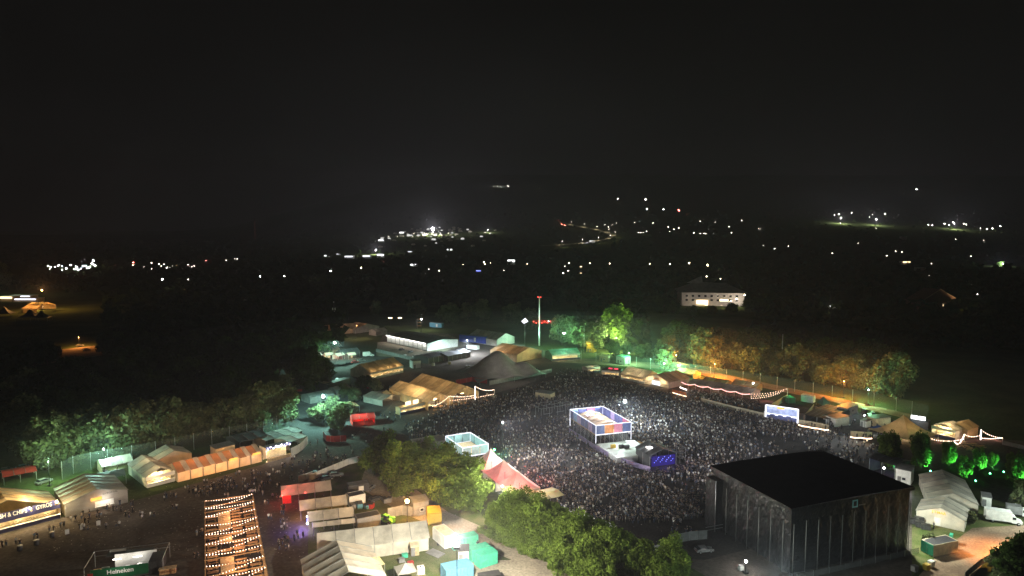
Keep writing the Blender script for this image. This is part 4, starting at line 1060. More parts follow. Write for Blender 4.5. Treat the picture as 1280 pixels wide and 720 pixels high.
t = thing('container_door_set', 'teal end panel leaning on the cream container', 'panel', O, rz); MB().box((w / 2, -.12, 1.5), (w - .2, .12, 2.5)).build('panel', M['teal'], t); MB().bar((w / 2, -.22, .4), (w / 2, -.22, 2.6), .04).build('lock_bar', M['steel'], t)
container('small teal portable toilet behind the cream container', (1186, 681), (1190, 682), 1.3, 2.4, 'teal', ribs=False, name='portable_toilet', doors=False, cat='toilet')
box_truck('white box truck with dark windscreen on the dirt road', at(1252, 653), -.40, 'white', 'white', 5.6, 2.5)
box_truck('second pale van half hidden behind the white box truck', at(1272, 645), -.5, 'greyp', 'white', 3.4, 2.0)
cabin('small white hut beside the white box truck', (1227, 633), (1239, 635), 3, 2.7, 'white', 'greyp', win=0)
for i, (px, py) in enumerate(((1143, 655), (1150, 659), (1157, 662), (1149, 653))):
    t = thing('flight_case', ['dark flight case nearest the stage by the lettered tent', 'dark flight case in the middle of the row at the lettered tent', 'dark flight case at the road end of the row by the lettered tent', 'dark flight case stacked behind the row at the lettered tent'][i], 'flight case', at(px, py), -.4)
    MB().box((0, 0, .75), (2.0, 1.3, 1.2)).build('body', M['dsteel'], t); MB().box((0, 0, 1.4), (2.06, 1.36, .1)).build('lid', M['black'], t)
for px, py, m, l in ((1158, 712, 'yellow', 'yellow bin at the stage corner by the dirt road'), (1164, 708, 'white', 'white bin at the stage corner by the dirt road'), (1143, 714, 'greyp', 'grey speaker cover lying at the stage corner')):
    t = thing('bin', l, 'bin', at(px, py), .4); MB().prism([(-.5, 0), (.5, 0), (.6, 1.2), (-.6, 1.2)], -.5, .5).build('body', M[m], t); MB().box((0, 0, 1.25), (1.3, 1.1, .1)).build('lid', M[m], t)
panel_fence('low dark wall along the dirt road by the black tree', [(1206, 724), (1225, 708), (1245, 696), (1262, 688)], 1.5, 'dsteel', 2.5, name='low_wall')
for px, py, h, key, l in ((1275, 733, 10, 'dark', 'black silhouetted tree at the near end of the dirt road'), (1300, 722, 12, 'dark', 'tall dark tree over the picture corner'), (1256, 727, 4.5, 'mid', 'low bush catching amber light by the low wall'),
                          (1243, 712, 4, 'mid', 'bush glowing amber behind the low wall'), (1262, 702, 4.5, 'mid', 'bush at the top end of the low wall'), (1290, 640, 9, 'mid', 'tree beside the white box truck'), (1162, 684, 3.5, 'mid', 'weedy bush beside the stage corner'), (1214, 655, 3.5, 'mid', 'bush between lettered tent and truck')):
    tree(key, at(px, py), h, l)
mast_lamp('amber yard lamp behind the black tree at the dirt road bend', at(1266, 699), 4.6, 'e_amber', (1, .4, .12), 9000, .16, name='street_lamp', size=136)
mast_lamp('added unseen cool lamp below the picture shining at the stage rear', at(975, 790), 9, 'e_cool', (.8, 1, .95), 5000, .3, name='work_lamp', down=False)  # unseen lamp added to raise a sheen on the stage tarpaulin
mast_lamp('pale green yard lamp behind the white box truck', at(1318, 672), 9, 'e_cool', (.85, 1, .9), 7000, .2)
mast_lamp('cool floodlight on the stage corner facing the lettered tent', st(sw + 1.5, 4), 11, 'e_white', (.95, 1, .85), 12000, .2)
# ring tent, food stand, lit bar and terrace
pagoda('wide tan ring tent with one sharp peak', at(1128, 549), 16, 2.8, 8.8, 'tent_tan', .5, (WARM, 500, 'e_tube'), pw=1.7)
pagoda('blue canopy beside the tan ring tent', at(1098, 545), 4.5, 3, 4, 'tent_blue', .4, (COOL, 120, 'e_tubew'), pw=1.2)
t = container('dark container carrying two bright white light panels', (1136, 534), (1160, 538), 4, 3, 'dsteel', ribs=False, name='sign_container', doors=False)
for k in (0, 1): MB().box((1.7 + 2.5 * k, -.2, 4.2), (2.2, .2, 1.3)).build('light_panel', M['e_strip'], t)
lamp_light(t, (3, -2, 4.2), (.9, .95, 1), 300)
t = marquee('cream food stand with glowing serving front beside the ring tent', (1164, 544), (1194, 551), 7, 3.6, 5.2, 'y', 'tent', None, 'LRB', 2, (WARM, 900, 'e_tube'), 'stall', name='food_stand')
marquee('cream tent behind the glowing food stand', (1182, 543), (1208, 549), 9, 3.2, 5.0, 'y', 'tent_tan', None, 'LRBF', 2, (WARM, 200, 'e_tube'), name='gable_tent')
lamp_light(t, (5, 5, 8), WARM, 300)
def fpost(px, py, h, l): p = at(px, py); post(l, p, h, 'white', .12, 'festoon poles of the east terrace'); return p + Vector((0, 0, h))
f1 = fpost(1225, 550, 3.8, 'white festoon pole standing tallest on the east terrace'); f2 = fpost(1205, 552, 2.6, 'white festoon pole next to the food stand'); f3 = at(1253, 548, 1.2)
f3 = fpost(1253, 551, 1.2, 'low festoon pole at the far end of the east terrace')
festoon('bulb string draped before the glowing food stand', [at(1161, 547, 1.4), at(1180, 551, 1.0), f2 + Vector((0, 0, -1.6))], .3, 20, 'e_bulb', .12, None, (PINK, 60, 2))
festoon('bulb string from the short pole to the tall terrace pole', [f2, f1 + Vector((0, 0, -2))], .7, 10, 'e_bulb', .11, None, (PINK, 60, 2))
festoon('bulb string swooping down from the tall terrace pole', [f1, f3], .8, 11, 'e_bulb', .12, None, (PINK, 60, 2))
festoon('lower bulb string along the east terrace edge', [f1 + Vector((0, 0, -3)), f3 + Vector((0, 0, -.1))], .3, 14, 'e_bulb', .12, None, (PINK, 50, 2))
rope('bright rope light wound up the tall terrace pole', [f1 + Vector((0, -.3, -3.6)), f1 + Vector((0, -.3, 0))], 0, 'e_whiterope', .16)
rope('rope light looping beside the food stand', [at(1193, 552, 2.4), at(1199, 555, .6), f2], .3, 'e_whiterope', .12)
for i, (px, py) in enumerate(((1198, 558), (1208, 560), (1216, 557), (1226, 560), (1203, 555), (1213, 563))):
    copy_thing(bs, at(px, py, .03), rng.uniform(0, 1.2), (1.2, 1.2, 1), 'wooden picnic table on the bulb lit east terrace', 'picnic tables on the east terrace')
panel_fence('grey wall running away from the east terrace into the dark', [(1253, 556), (1295, 566)], 1.4, 'greyp', 2.6, name='low_wall')
# light box bar
O, rz, w = frame2((957, 523), (997, 529))
t = thing('light_box_bar', 'white framed light box bar with orange sign facing the crowd', 'bar', O, rz)
MB().box((w / 2, .6, 3.6), (w, .12, 3.4)).build('back_panel', mat('pale_blue_print', (.25, .3, .45), .5, .4, .6), t)
MB().box((w / 2, .2, 1.0), (w, .6, 1.5)).build('counter', M['pvcblue'], t)
fr = MB()
for x in (0, w): fr.box((x, 0, 2.7), (.55, .5, 5.4))
fr.box((w / 2, 0, 5.4), (w, .4, .4)); fr.build('led_frame', M['e_led'], t)
MB().box((w / 2, -.05, 2.1), (w - .8, .2, .55)).build('led_band', M['e_led'], t)
for k, x in enumerate((2.6, 5.6, 8.6)): MB().box((x, -.25, 2.0), (1.8, .12, .5)).build('blue_letter_plate', M['pvcblue'], t)
MB().box((w * .47, -.1, 5.0), (2.6, .2, .8)).build('orange_sign', M['e_orange'], t)
for k in range(3): lamp_light(t, (w * (k + .5) / 3, -2.2, 4.6), (.86, .86, 1), 170)
O2 = local(t, 0, 2)
t2 = thing('timber_platform', 'grey boarded platform behind the light box bar', 'platform', local(t, .5, 1.6), rz)
for k in range(10): MB().box((w / 2, .6 + 1.25 * k, .35), (w + 1, 1.2, .3)).build('board', M['greyp'], t2)
panel_fence('tan partition wall from the light box bar back to the pole', [(955, 522), (966, 511), (984, 500)], 2.4, 'cream', 2.4, name='partition_wall')
panel_fence('tan partition wall on the far side of the boarded platform', [(1004, 527), (1017, 512)], 2.2, 'cream', 2.4, name='partition_wall')
panel_fence('tan partition carrying a rope light next to the light box bar', [(998, 530), (1016, 533), (1036, 537)], 1.7, 'cream', 2.4, name='partition_wall')
rope('warm rope light along the partition next to the light box bar', [at(998, 531, 1.9), at(1010, 533.5, 1.9), at(1022, 535.5, 1.9), at(1036, 537.5, 1.9)], .12, 'e_warmrope', .2, None, (WARM, 320, 3))
panel_fence('tan partition with a rope light before the blue canopy', [(1063, 545), (1090, 547)], 1.8, 'cream', 2.4, name='partition_wall')
rope('warm rope light along the partition before the blue canopy', [at(1063, 546, 2.2), at(1076, 547, 2.2), at(1090, 548, 2.2)], .2, 'e_warmrope', .2, None, (WARM, 420, 2))
marquee('flat black canopy over the yard beside the boarded platform', (1006, 527), (1036, 533), 22, 2.8, 3.1, 'x', 'tent_dark', None, 'LR', 5, None, name='flat_canopy')
panel_fence('long tan timber wall below the rope lit terrace', [(876, 502), (905, 510), (930, 516), (955, 522)], 1.7, 'cream', 2.4, name='partition_wall')
panel_fence('orange lit low wall at the corner of the rope lit terrace', [(840, 490), (858, 495)], 1.3, 'pvcorange', 2.4, name='partition_wall')
rope('amber rope light along the low terrace corner wall', [at(840, 490.5, 1.6), at(858, 495.5, 1.6)], .05, 'e_warmrope', .16, None, (ORNG, 400, 2))
cabin('pale green cabin with open door beside the crowd', (1032, 530), (1044, 534), 7, 3.2, 'white', 'greyp')
cabin('white walled cabin behind the pale green cabin', (1058, 521), (1072, 516), 4, 3.2, 'white', 'greyp')
cabin('pale cabin with small annexe next to the ring tent', (1083, 530), (1094, 534), 7, 3.2, 'cream', 'greyp')
cabin('little mint annexe box before the pale cabin', (1075, 533), (1083, 535), 3, 2.4, 'white', 'greyp', win=0)
pagoda('bright green little canopy behind the light box bar', at(987, 503), 3.4, 2.4, 3.2, 'tent_green', .2, ((.2, 1, .4), 120, 'e_greenspot'), 'FL', pw=1.1)
container('white container against the amber lit track', (1001, 502), (1016, 504.5), 2.6, 3.0, 'white', name='site_container')
pagoda('dark A-frame hut on the amber lit track', at(1029, 507), 4, 1, 4, 'tent_dark', .3, pw=1)
t = marquee('long grey open tent hung with pink rope lights over the terrace', (860, 487), (938, 501), 10, 3.2, 4.6, 'x', 'tent_grey', None, 'B', 7, (PINK, 420, 'e_tube'), name='terrace_tent')
tw_ = frame2((860, 487), (938, 501))[2]
rope('pink rope light swagged along the long grey terrace tent', [local(t, -3 + i * (tw_ + 3) / 5, -.7, 3.2) for i in range(6)], .7, 'e_pinkrope', .15, None, (PINK, 420, 5))
fe = at(938, 494, 3.6); pe = fpost(984, 499, 4.8, 'white pole where three bulb strings meet beside the terrace')
for k, l in enumerate(('upper bulb string between terrace tent and pole', 'middle bulb string between terrace tent and pole', 'lowest bulb string between terrace tent and pole')):
    festoon(l, [fe + Vector((0, 0, .6 - .9 * k)), pe + Vector((-1.5 * k, 0, -.9 * k))], .8, 14, 'e_bulb', .1, 'bulb strings at the terrace', (PINK, 80, 1))
mast_lamp('white lamp at the end of the rope lit terrace tent', at(941, 494), 5, 'e_white', WHITE, 900, .25, name='work_lamp')
for i in range(12):
    copy_thing(bs, at(872 + (i % 6) * 13 + rng.uniform(-3, 3), 493 + (i % 6) * 2.4 + (i // 6) * 6 , .03), rng.uniform(-.6, .2), None, 'wooden picnic table in the walled rope lit terrace', 'picnic tables on the rope lit terrace')
# market side near the tree line
t = marquee('cream tent with lit serving side at the crowd edge', (776, 474), (806, 480), 12, 3, 5.6, 'x', 'tent', None, 'LRB', 3, (WARM, 600, 'e_tube'), 'stall', name='food_tent', counter='white', fascia='cream')
lamp_light(t, (6, 3, 8), WARM, 300)
t = marquee('tent with cream gable and round white lit hatch at the crowd edge', (805, 479), (836, 486), 16, 3, 5.6, 'y', 'tent_grey', 'tent', 'LRBF', 4, None, name='food_tent')
hw = frame2((805, 479), (836, 486))[2]
MB().box((hw * .5, -.15, 1.5), (4.6, .2, 1.8)).build('serving_hatch', M['e_led'], t); MB().box((hw * .5, -.12, 3.6), (3.4, .1, .5)).build('name_strip', M['pvcorange'], t)
for k in (-1, 1): lamp_light(t, (hw * .5 + 4 * k, -1.6, 3), WARM, 260)
rope('bright rope light wound up the corner of the cream gable tent', [at(858, 487, .4), at(858, 487, 3.6), at(850, 484, 4.6)], .1, 'e_whiterope', .25, None, (WARM, 120, 1))
marquee('small food stall with bright warm counter by the dark shrubs', (735, 467), (750, 465), 5, 2.8, 3.4, 'x', 'tent_grey', None, 'LRB', 2, (WARM, 420, 'e_tube'), 'stall', name='food_tent')
t = marquee('dark roofed stall with two red strip signs', (752, 470), (774, 472), 7, 3, 4, 'x', 'tent_dark', None, 'LRB', 3, (WARM, 420, 'e_tube'), 'stall', name='food_tent')
for k in (0, 1): MB().box((4.2 + 3 * k, 1.4, 4.0), (1.9, .12, .5)).build('red_strip_sign', emit('red_sign', (1, .05, .1), 1), t)
cabin('brown box cabin beside the treeline fence', (749, 452), (760, 453), 4, 3.2, 'ply', 'ply')
cabin('green grey cabin beside the brown box cabin', (770, 454), (781, 456), 5, 4, 'white', 'tent_green')
t = container('truck trailer with lime green side panel and two lamps', (841, 461), (857, 465), 3, 3.4, 'dsteel', ribs=False, name='show_trailer', doors=False, roofm='yellow')
MB().box((2.6, -.1, 2.3), (4.4, .08, 2.0)).build('lime_panel', M['lime'], t)
for x in (-.3, 4.4):
    b = MB().ball((x, -.4, 2.6 if x > 0 else 3.6), .35).build('lamp', M['e_white'], t); lamp_light(b, (x, -1.6, 3), WHITE, 500)
for (a, b, l) in (((878, 482), (905, 487), 'tan tent glowing amber behind the rope lit terrace'), ((915, 486), (945, 491), 'amber lit flat tent near the terrace lamp'), ((845, 470), (866, 474), 'small amber lit tent behind the cream gable tent')):
    marquee(l, a, b, 7, 2.6, 4, 'x', 'tent_tan', None, 'LRB', 2, None, name='storage_tent', group='amber lit tents on the track')
for px, py, pw_, l in ((845, 464, 3000, 'amber street lamp above the lime panelled trailer'), (893, 473, 22000, 'amber street lamp among the first amber trees'), (1054, 497, 13000, 'amber street lamp below the brightest amber tree')):
    mast_lamp(l, at(px, py), 7 if px > 850 else 8, 'e_amber', (1, .34, .05), pw_, .2 if px == 845 else .13, 'street_lamp', 'amber street lamps on the track', cat='street lamp', down=False)
for px, py, pw_, l in ((1085, 506, 6500, 'greenish floodlight shining into the trees by the ring tent'), (830, 470, 30000, 'green floodlight at the foot of the vivid green tree'), (705, 440, 14000, 'twin head greenish floodlight behind the green pagoda tent'), (786, 456, 7000, 'dim green floodlight below the grey green trees')):
    mast_lamp(l, at(px, py), 6 if px != 705 else 11, 'e_green', (.35, 1, .5), pw_, .2, heads=2 if px == 705 else 1, down=False)
mast_lamp('pale floodlight lifting the tallest tree of the treeline', at(771, 443), 9, 'e_green', (.75, 1, .4), 22000, .15, down=False)

# ---- upper end of the ground
t = marquee('yellow lit tan marquee with glowing bar front, nearer of the pair', Vector((-34.5, 275.7, 0)), Vector((-26, 283, 0)), 31, 3.6, 6.6, 'y', 'tent_tan', None, 'LRB', 7, (WARM, 1900, 'e_tube'), name='bar_marquee')
t2 = marquee('yellow lit tan marquee behind its brighter twin', Vector((-25, 285, 0)), Vector((-14.6, 294, 0)), 34, 3.6, 7.2, 'y', 'tent_tan', None, 'LRB', 7, (WARM, 1500, 'e_tube'), name='bar_marquee')
lamp_light(t, (2, 14, 10), WARM, 1800)
b = marquee('narrow bar counter glowing white before the tan marquees', (500, 519), (543, 509), 3, 2.9, 3.3, 'x', 'tent_tan', None, 'LB', 3, (WARM, 900, 'e_tube'), 'stall', name='bar_stall')
for k in (0, 1): MB().box((4.2 + 3.8 * k, .2, 4.1), (2.6, .12, 1.5)).build('lit_menu_board', M['e_window'], b)
fa, fb, fc = [fpost(px, py, h, l) for px, py, h, l in ((562, 508, 4.5, 'white pole at the near corner of the bench terrace'), (594, 501, 6.5, 'tallest white pole of the bench terrace'), (618, 498, 4, 'white pole at the far corner of the bench terrace'))]
rope('rope light wound up the tallest pole of the bench terrace', [fb - Vector((0, .3, 6)), fb - Vector((0, .3, 0))], 0, 'e_whiterope', .13)
festoon('bulb string between the first two bench terrace poles', [fa, fb - Vector((0, 0, 4))], .5, 18, 'e_bulb', .12, None, (WARM, 120, 2)); festoon('bulb string between the last two bench terrace poles', [fb, fc], 1.0, 16, 'e_bulb', .12, None, (WARM, 120, 2))
festoon('bulb string from the tan marquee to the near bench pole', [at(540, 508, 3.5), fa], .6, 14, 'e_bulb', .12, None, (WARM, 120, 2)); festoon('bulb string low along the front of the bench terrace', [fa - Vector((0, 0, 2)), fc - Vector((0, 0, 2))], .3, 26, 'e_bulb', .1, None, (WARM, 200, 2))
for i in range(26):
    copy_thing(bs, at(545 + (i % 9) * 8 + rng.uniform(-2, 2), 510 - (i % 9) * .9 + (i // 9) * 4.2, .03), rng.uniform(.3, .8), None, 'wooden picnic table on the bulb lit bench terrace', 'picnic tables on the bench terrace')
pagoda('small tan parasol tent beside the tan marquees', at(483, 500), 5, 3, 4.4, 'tent_tan', .3, (WARM, 200, 'e_tube'), pw=1.2)
marquee('grey low tent roof left below the tan marquees', (478, 508), (500, 502), 12, 2.6, 3.8, 'y', 'tent_grey', None, 'LRB', 3, None, name='storage_tent')
t = marquee('brown grey marquee with green lit gable beside the floodlit yard', (463, 475), (504, 465.5), 15, 3.5, 7.2, 'x', 'tent_tan', 'tent', 'LRB', 5, (WARM, 700, 'e_tube'), 'stall', name='gable_tent', counter='white')
t = marquee('long dark roofed hall with a bright white panelled front', (484, 428), (534, 439), 24, 4.6, 6.0, 'x', 'tent_dark', 'white', 'LRB', 8, None, name='event_hall')
hw = frame2((484, 428), (534, 439))[2]
MB().box((hw / 2, .1, 2.2), (hw - .2, .1, 4.3)).build('front_frame', M['greyp'], t)
for k in range(9):
    a = hw * (k + .5) / 9
    MB().box((a, -.2, 2.3), (hw / 9 - .7, .12, 3.4)).build('front_panel', M['white'], t)
    lb = MB().box((a, -1.0, 4.75), (hw / 9 - 1, .3, .16)).build('strip_light', M['e_tubew'], t); lamp_light(lb, (a, -2.2, 4.4), (1, .97, .9), 75)
lamp_light(t, (hw + 4, 8, 6), (.5, 1, .8), 900)
marquee('pinkish tan tent far up near the twin sky lamps', (408, 419), (446, 416), 15, 3.2, 6.2, 'x', 'tent_tan', 'tent_tan', 'LRBF', 4, (PINK, 500, 'e_tube'), name='gable_tent')
marquee('pinkish grey tent adjoining the far tan tent', (444, 417), (474, 413), 14, 3.2, 6, 'y', 'tent_tan', 'tent_grey', 'LRBF', 4, (PINK, 250, 'e_tube'), name='gable_tent')
mast_lamp('pinkish lamp on the far tan tents', at(446, 424), 9, 'e_amber', (1, .7, .55), 3000, .12)
trailer('tall bright blue trailer side beyond the white fronted hall', (574, 428), (607, 431), 4, 4.4, 'vividblue')
mast_lamp('added cool lamp brightening the tall blue trailer', at(584, 445), 9, 'e_cool', (.8, .9, 1), 26000, .12)  # lamp added to brighten the trailer side
container('pale mint crates before the tall blue trailer', (583, 436), (596, 437.5), 3, 2.2, 'white', ribs=False, name='site_container', doors=False)
t = marquee('dark ribbed tent with mint lit gable beside the blue trailer', (621, 433), (643, 429), 26, 4.2, 7.6, 'y', 'tent_grey', 'tent', 'LRBF', 5, None, name='gable_tent')
lamp_light(t, (9, -7, 5), GRN, 1500)
t = marquee('amber roofed tan tent with pale gable below the tall mast', (646, 453), (677, 447), 22, 4.2, 7.2, 'y', 'tent_tan', 'tent_tan', 'LRBF', 5, (WARM, 900, 'e_tube'), name='gable_tent')
lamp_light(t, (7, -6, 5), WARM, 500); lamp_light(t, (-3, 14, 10), AMB, 900)
trailer('second blue trailer below the far white lamp', (537, 410), (552, 411), 3, 3.4, 'blue')
mast_lamp('far white lamp above the scaffold by the dark hall', at(527, 414), 8, 'e_white', WHITE, 4200, .35)
t = thing('scaffold_tower', 'lit scaffold tower under the far white lamp', 'scaffold', at(522, 411), .3)
for x in (0, 3):
    for y in (0, 3): MB().bar((x, y, 0), (x, y, 7), .12).build('upright', M['steel'], t)
for z in (2, 4.5, 7): MB().box((1.5, 1.5, z), (3, 3, .12)).build('platform', M['wood'], t)
# charcoal stretch tent
c = at(628, 470); t = thing('stretch_tent', 'large charcoal stretch tent rising to a rounded peak', 'tent', c, .45)
def stf(q, v):
    x = (q - .5) * 40; y = (v - .5) * 30
    r1 = math.hypot((x + 3) / 17, (y - 2) / 13); r2 = math.hypot((x - 12) / 8, (y + 6) / 7)
    e = 1.2 + 1.3 * abs(math.sin(q * 3 * math.pi)) * (1 if v < .05 or v > .95 else .6)
    return (x * (1 - .12 * math.sin(v * math.pi)), y * (1 - .1 * math.sin(q * math.pi * 2) ** 2), e + 11 * math.exp(-2.0 * r1 * r1) + 4 * math.exp(-1.8 * r2 * r2))
MB().grid(stf, 40, 30).build('canopy', M['tent_stretch'], t)
for x, y, h in ((-3, 2, 13), (12, -6, 7), (-18, -13, 2.5), (18, -13, 2.5), (0, -14, 3)): MB().tube([(x, y, 0), (x, y, h - .6)], .12, 6).build('pole', M['steel'], t)
lamp_light(t, (-4, -22, 12), (1, .9, .8), 1100)  # bare light added to brighten the canopy
panel_fence('dark red banner fence below the charcoal stretch tent', [(570, 481), (590, 477), (609, 480)], 2.2, 'tent_red', 3)
panel_fence('long grey fence between the crowd and the charcoal tent', [(612, 482), (650, 474), (690, 466)], 2.2, 'greyp', 3)
# green pagoda, mast
t = marquee('green roofed food tent with warm counter below the tall mast', (690, 451), (725, 448.5), 10, 3.2, 5.6, 'x', 'tent_green', None, 'LRB', 3, (WARM, 900, 'e_tube'), 'stall', name='food_tent'); lamp_light(t, (9, 2, 9), GRN, 900)
p = at(674, 432); t = thing('lattice_mast', 'tall pale mast with red lights and a red crossbar', 'mast', p, .1)
MB().tube([(0, 0, 0), (0, 0, 31.5)], .6, 8, 0, .32).build('shaft', M['white'], t)
x = MB()
for k in range(9): x.bar((-3.5 + 1.5 * k, 0, 14.5), (-2.75 + 1.5 * k, 0, 16), .12); x.bar((-2.75 + 1.5 * k, 0, 16), (-2 + 1.5 * k, 0, 14.5), .12)
x.bar((-4, 0, 14.5), (10, 0, 14.5), .14); x.bar((-4, 0, 16), (10, 0, 16), .14); cb = x.build('crossbar', M['redp'], t)
for k in range(8): MB().ball((-3.8 + 1.8 * k, -.5, 15.6 - .8 * (k % 2)), .25).build('red_lamp', M['e_red'], cb)
lamp_light(cb, (3, -2, 15.5), (1, .15, .1), 350)
for k in (-1, 1): MB().ball((k * .9, 0, 31.2), .22).build('red_lamp', M['e_red'], t)
MB().ball((6, 0, 15.6), .3).build('white_lamp', M['e_tubew'], cb)
lamp_light(t, (-1.5, -5, 9), GRN, 1300); lamp_light(t, (-1.5, -5, 22), (.9, .95, 1), 500)
p = at(656, 434); t = thing('lit_sign', 'white diamond shaped lit sign on a pole beside the mast', 'sign', p, 0)
MB().tube([(0, 0, 0), (0, 0, 15)], .12, 6).build('pole', M['steel'], t)
MB().prism([(-2.2, 16.5), (-.6, 15), (2.2, 16.4), (.2, 18.6)], -.15, .15).build('sign_face', M['e_led'], t)
post('slim grey lighting column behind the green food tent', at(730, 442), 17, 'steel', .18, None, 'lighting_column', 'column')
post('slim lighting column standing over the dark fields', at(977, 462), 19, 'steel', .22, None, 'lighting_column', 'column')
cabin('yellow lit kiosk behind the green food tent', (733, 440), (742, 441), 4, 5, 'yellow', 'yellow', 'kiosk'); lamp_light(t, (38, -18, 6), (1, .8, .3), 800)
p = at(418, 408); t = thing('radio_mast', 'thin dark radio mast with pale antenna boxes', 'mast', p, 0)
MB().tube([(0, 0, 0), (0, 0, 19)], .2, 6).build('shaft', M['dsteel'], t)
for k, (xx, z) in enumerate(((-.9, 13.5), (.9, 13.5), (.4, 11), (0, 18.8))): MB().box((xx, -.3, z), (.7, .4, 1.7 if k < 3 else .6)).build('antenna', M['white'], t)
for i, px in enumerate((488, 500)):
    t = thing('street_lamp', ['nearer of two flat amber lamps over the dark track', 'second flat amber lamp over the dark track'][i], 'street lamp', at(px, 409), 0, 'flat amber lamps'); MB().tube([(0, 0, 0), (0, 0, 7)], .1, 6).build('pole', M['dsteel'], t); MB().box((0, 0, 7.1), (2.6, .8, .4)).build('lamp', M['e_tube'], t)
# floodlit yard on the west side
p = at(419, 457); mast_lamp('green white floodlight over the backstage yard, farther of two', p, 11, 'e_green', GRN, 24000, .85)
p = at(405, 531); mast_lamp('green white floodlight glaring above the small glowing tree', p, 9.5, 'e_green', (.45, 1, .85), 26000, .8)
pagoda('teal peaked tent in the green lit backstage yard', at(392, 463), 9, 3, 5.8, 'tent_green', .4, None, 'FRL', pw=1.3)
t = marquee('green walled backstage tent before the farther floodlight', (391, 470), (413, 466), 7, 3.6, 4.4, 'x', 'tent_green', None, 'LRBF', 3, None, name='backstage_tent')
cabin('teal box cabin in the backstage yard', (407, 472), (415, 470.5), 4, 3.4, 'white', 'teal', win=0)
cabin('white box cabin at the corner of the backstage yard', (384, 473), (393, 471.5), 4, 3.6, 'white', 'greyp', win=0)
container('long dark container wall below the backstage yard', (374, 485), (406, 491), 4, 4.0, 'dsteel', roofm='cream', ribs=False)
container('second dark container wall meeting the first at an angle', (410, 491), (438, 482), 4, 3.6, 'dsteel', roofm='greyp', ribs=False)
t = thing('yellow_box_lamp', 'small yellow green lit booth at the yard corner', 'booth', at(374, 470), .3); MB().box((0, 0, 1.4), (2.6, 2.2, 2.6)).build('wall', M['tent_yellow'], t); MB().box((0, 0, 2.8), (3, 2.6, .2)).build('roof', M['lime'], t); lamp_light(t, (0, -3, 3.6), (.9, 1, .3), 400)
box_truck('pale truck standing in the yard beside the farther floodlight', at(418, 434), .2, 'white', 'white', 7, 3)
box_truck('white van between the hall and the brown grey marquee', at(460, 446), .4, 'white', 'white', 4, 2.2)
for i, (px, py, l) in enumerate(((452, 452, 'silver car behind the brown grey marquee'), (444, 454, 'red car behind the brown grey marquee'), (436, 456, 'dark car near the farther floodlight'), (502, 438, 'dark car on the gravel before the white fronted hall'), (513, 441, 'second dark car on the gravel before the white fronted hall'), (449, 500, 'dark car in the lane below the yard'))):
    car(l, at(px, py), .5 + .2 * i, ['steel', 'redp', 'dsteel', 'dsteel', 'greyp', 'dsteel'][i])
for k in range(5):
    marquee(['tiny pink lit stall', 'tiny peach lit stall', 'tiny cream lit stall', 'tiny dim tan stall', 'tiny reddish lit stall'][k] + ' in the row behind the green yard', (380 + 14 * k, 450 + .6 * (k % 2)), (389 + 14 * k, 449), 5, 2.6, 3.8, 'x', 'tent', None, 'B', 1, (PINK if k % 2 else WARM, 260, 'e_tube'), name='food_tent')
cabin('white kiosk cube on the gravel by the brown grey marquee', (516, 461), (526, 460), 5, 4, 'white', 'greyp', win=0)
for px, py, h, l in ((424, 535, 9, 'dark tree between the red barrier and the red glowing tent'), (433, 524, 8, 'dark tree behind the red glowing tent'), (415, 518, 8, 'shadowed tree beyond the nearer floodlight'), (443, 503, 7, 'dim tree beside the small tan canopy in the lane'),
                     (470, 492, 7, 'dark tree at the corner of the brown grey marquee'), (362, 470, 8, 'pale lit tree at the yard edge'), (356, 492, 9, 'tree at the west end of the long dark container'), (430, 497, 6, 'bush under the second dark container')):
    tree('mid', at(px, py), h, l)
pagoda('small tan canopy in the lane above the red glowing tent', at(438, 514), 6, 2.6, 4.2, 'tent_tan', .5, (WARM, 90, 'e_tube'), pw=1.2)
for (a, b, dp, ev, rg, rf_, l) in (((388, 505), (418, 499), 8, 2.8, 3.8, 'tent_grey', 'grey flat tent behind the nearer floodlight'), ((420, 495), (438, 491), 6, 2.6, 3.6, 'tent_grey', 'low grey tent in the lane below the yard'), ((400, 446), (425, 443), 9, 3, 5, 'tent_brown', 'brown dim tent behind the farther floodlight'),
                             ((428, 449), (450, 446), 8, 3, 5, 'tent_dark', 'dark tent between farther floodlight and brown marquee'), ((536, 455), (560, 450), 12, 3.4, 4.4, 'tent_dark', 'black low shed below the white fronted hall'), ((560, 452), (588, 446), 10, 3.2, 4.2, 'tent_dark', 'black shed beside the pale mint crates'),
                             ((345, 452), (372, 446), 10, 3, 4.2, 'tent_dark', 'dark long shed at the west side of the yard'), ((470, 420), (484, 418), 8, 3, 4.6, 'tent_grey', 'dim grey tent at the corner of the white fronted hall')):
    marquee(l, a, b, dp, ev, rg, 'x', rf_, None, 'LRBF', 3, None, name='storage_tent')
crates = random.Random(21)
for i in range(46):
    px, py = crates.choice(((crates.uniform(372, 440), crates.uniform(452, 500)), (crates.uniform(505, 600), crates.uniform(440, 462)), (crates.uniform(455, 500), crates.uniform(478, 500)), (crates.uniform(1010, 1100), crates.uniform(512, 530)), (crates.uniform(440, 500), crates.uniform(625, 640))))
    t = thing('crate', 'small equipment crate among the clutter of the service yards', 'crate', at(px, py), crates.uniform(0, 3), 'crates in the service yards')
    sx, sy, sz = crates.uniform(1, 2.6), crates.uniform(.8, 1.6), crates.uniform(.7, 1.8); mm = crates.choice(('greyp', 'white', 'dsteel', 'ply', 'blue', 'redp', 'greyp', 'cream'))
    MB().box((0, 0, sz / 2 + .1), (sx, sy, sz)).build('body', M[mm], t); MB().box((0, 0, sz + .14), (sx + .08, sy + .08, .08)).build('lid', M['dsteel' if mm != 'dsteel' else 'greyp'], t)
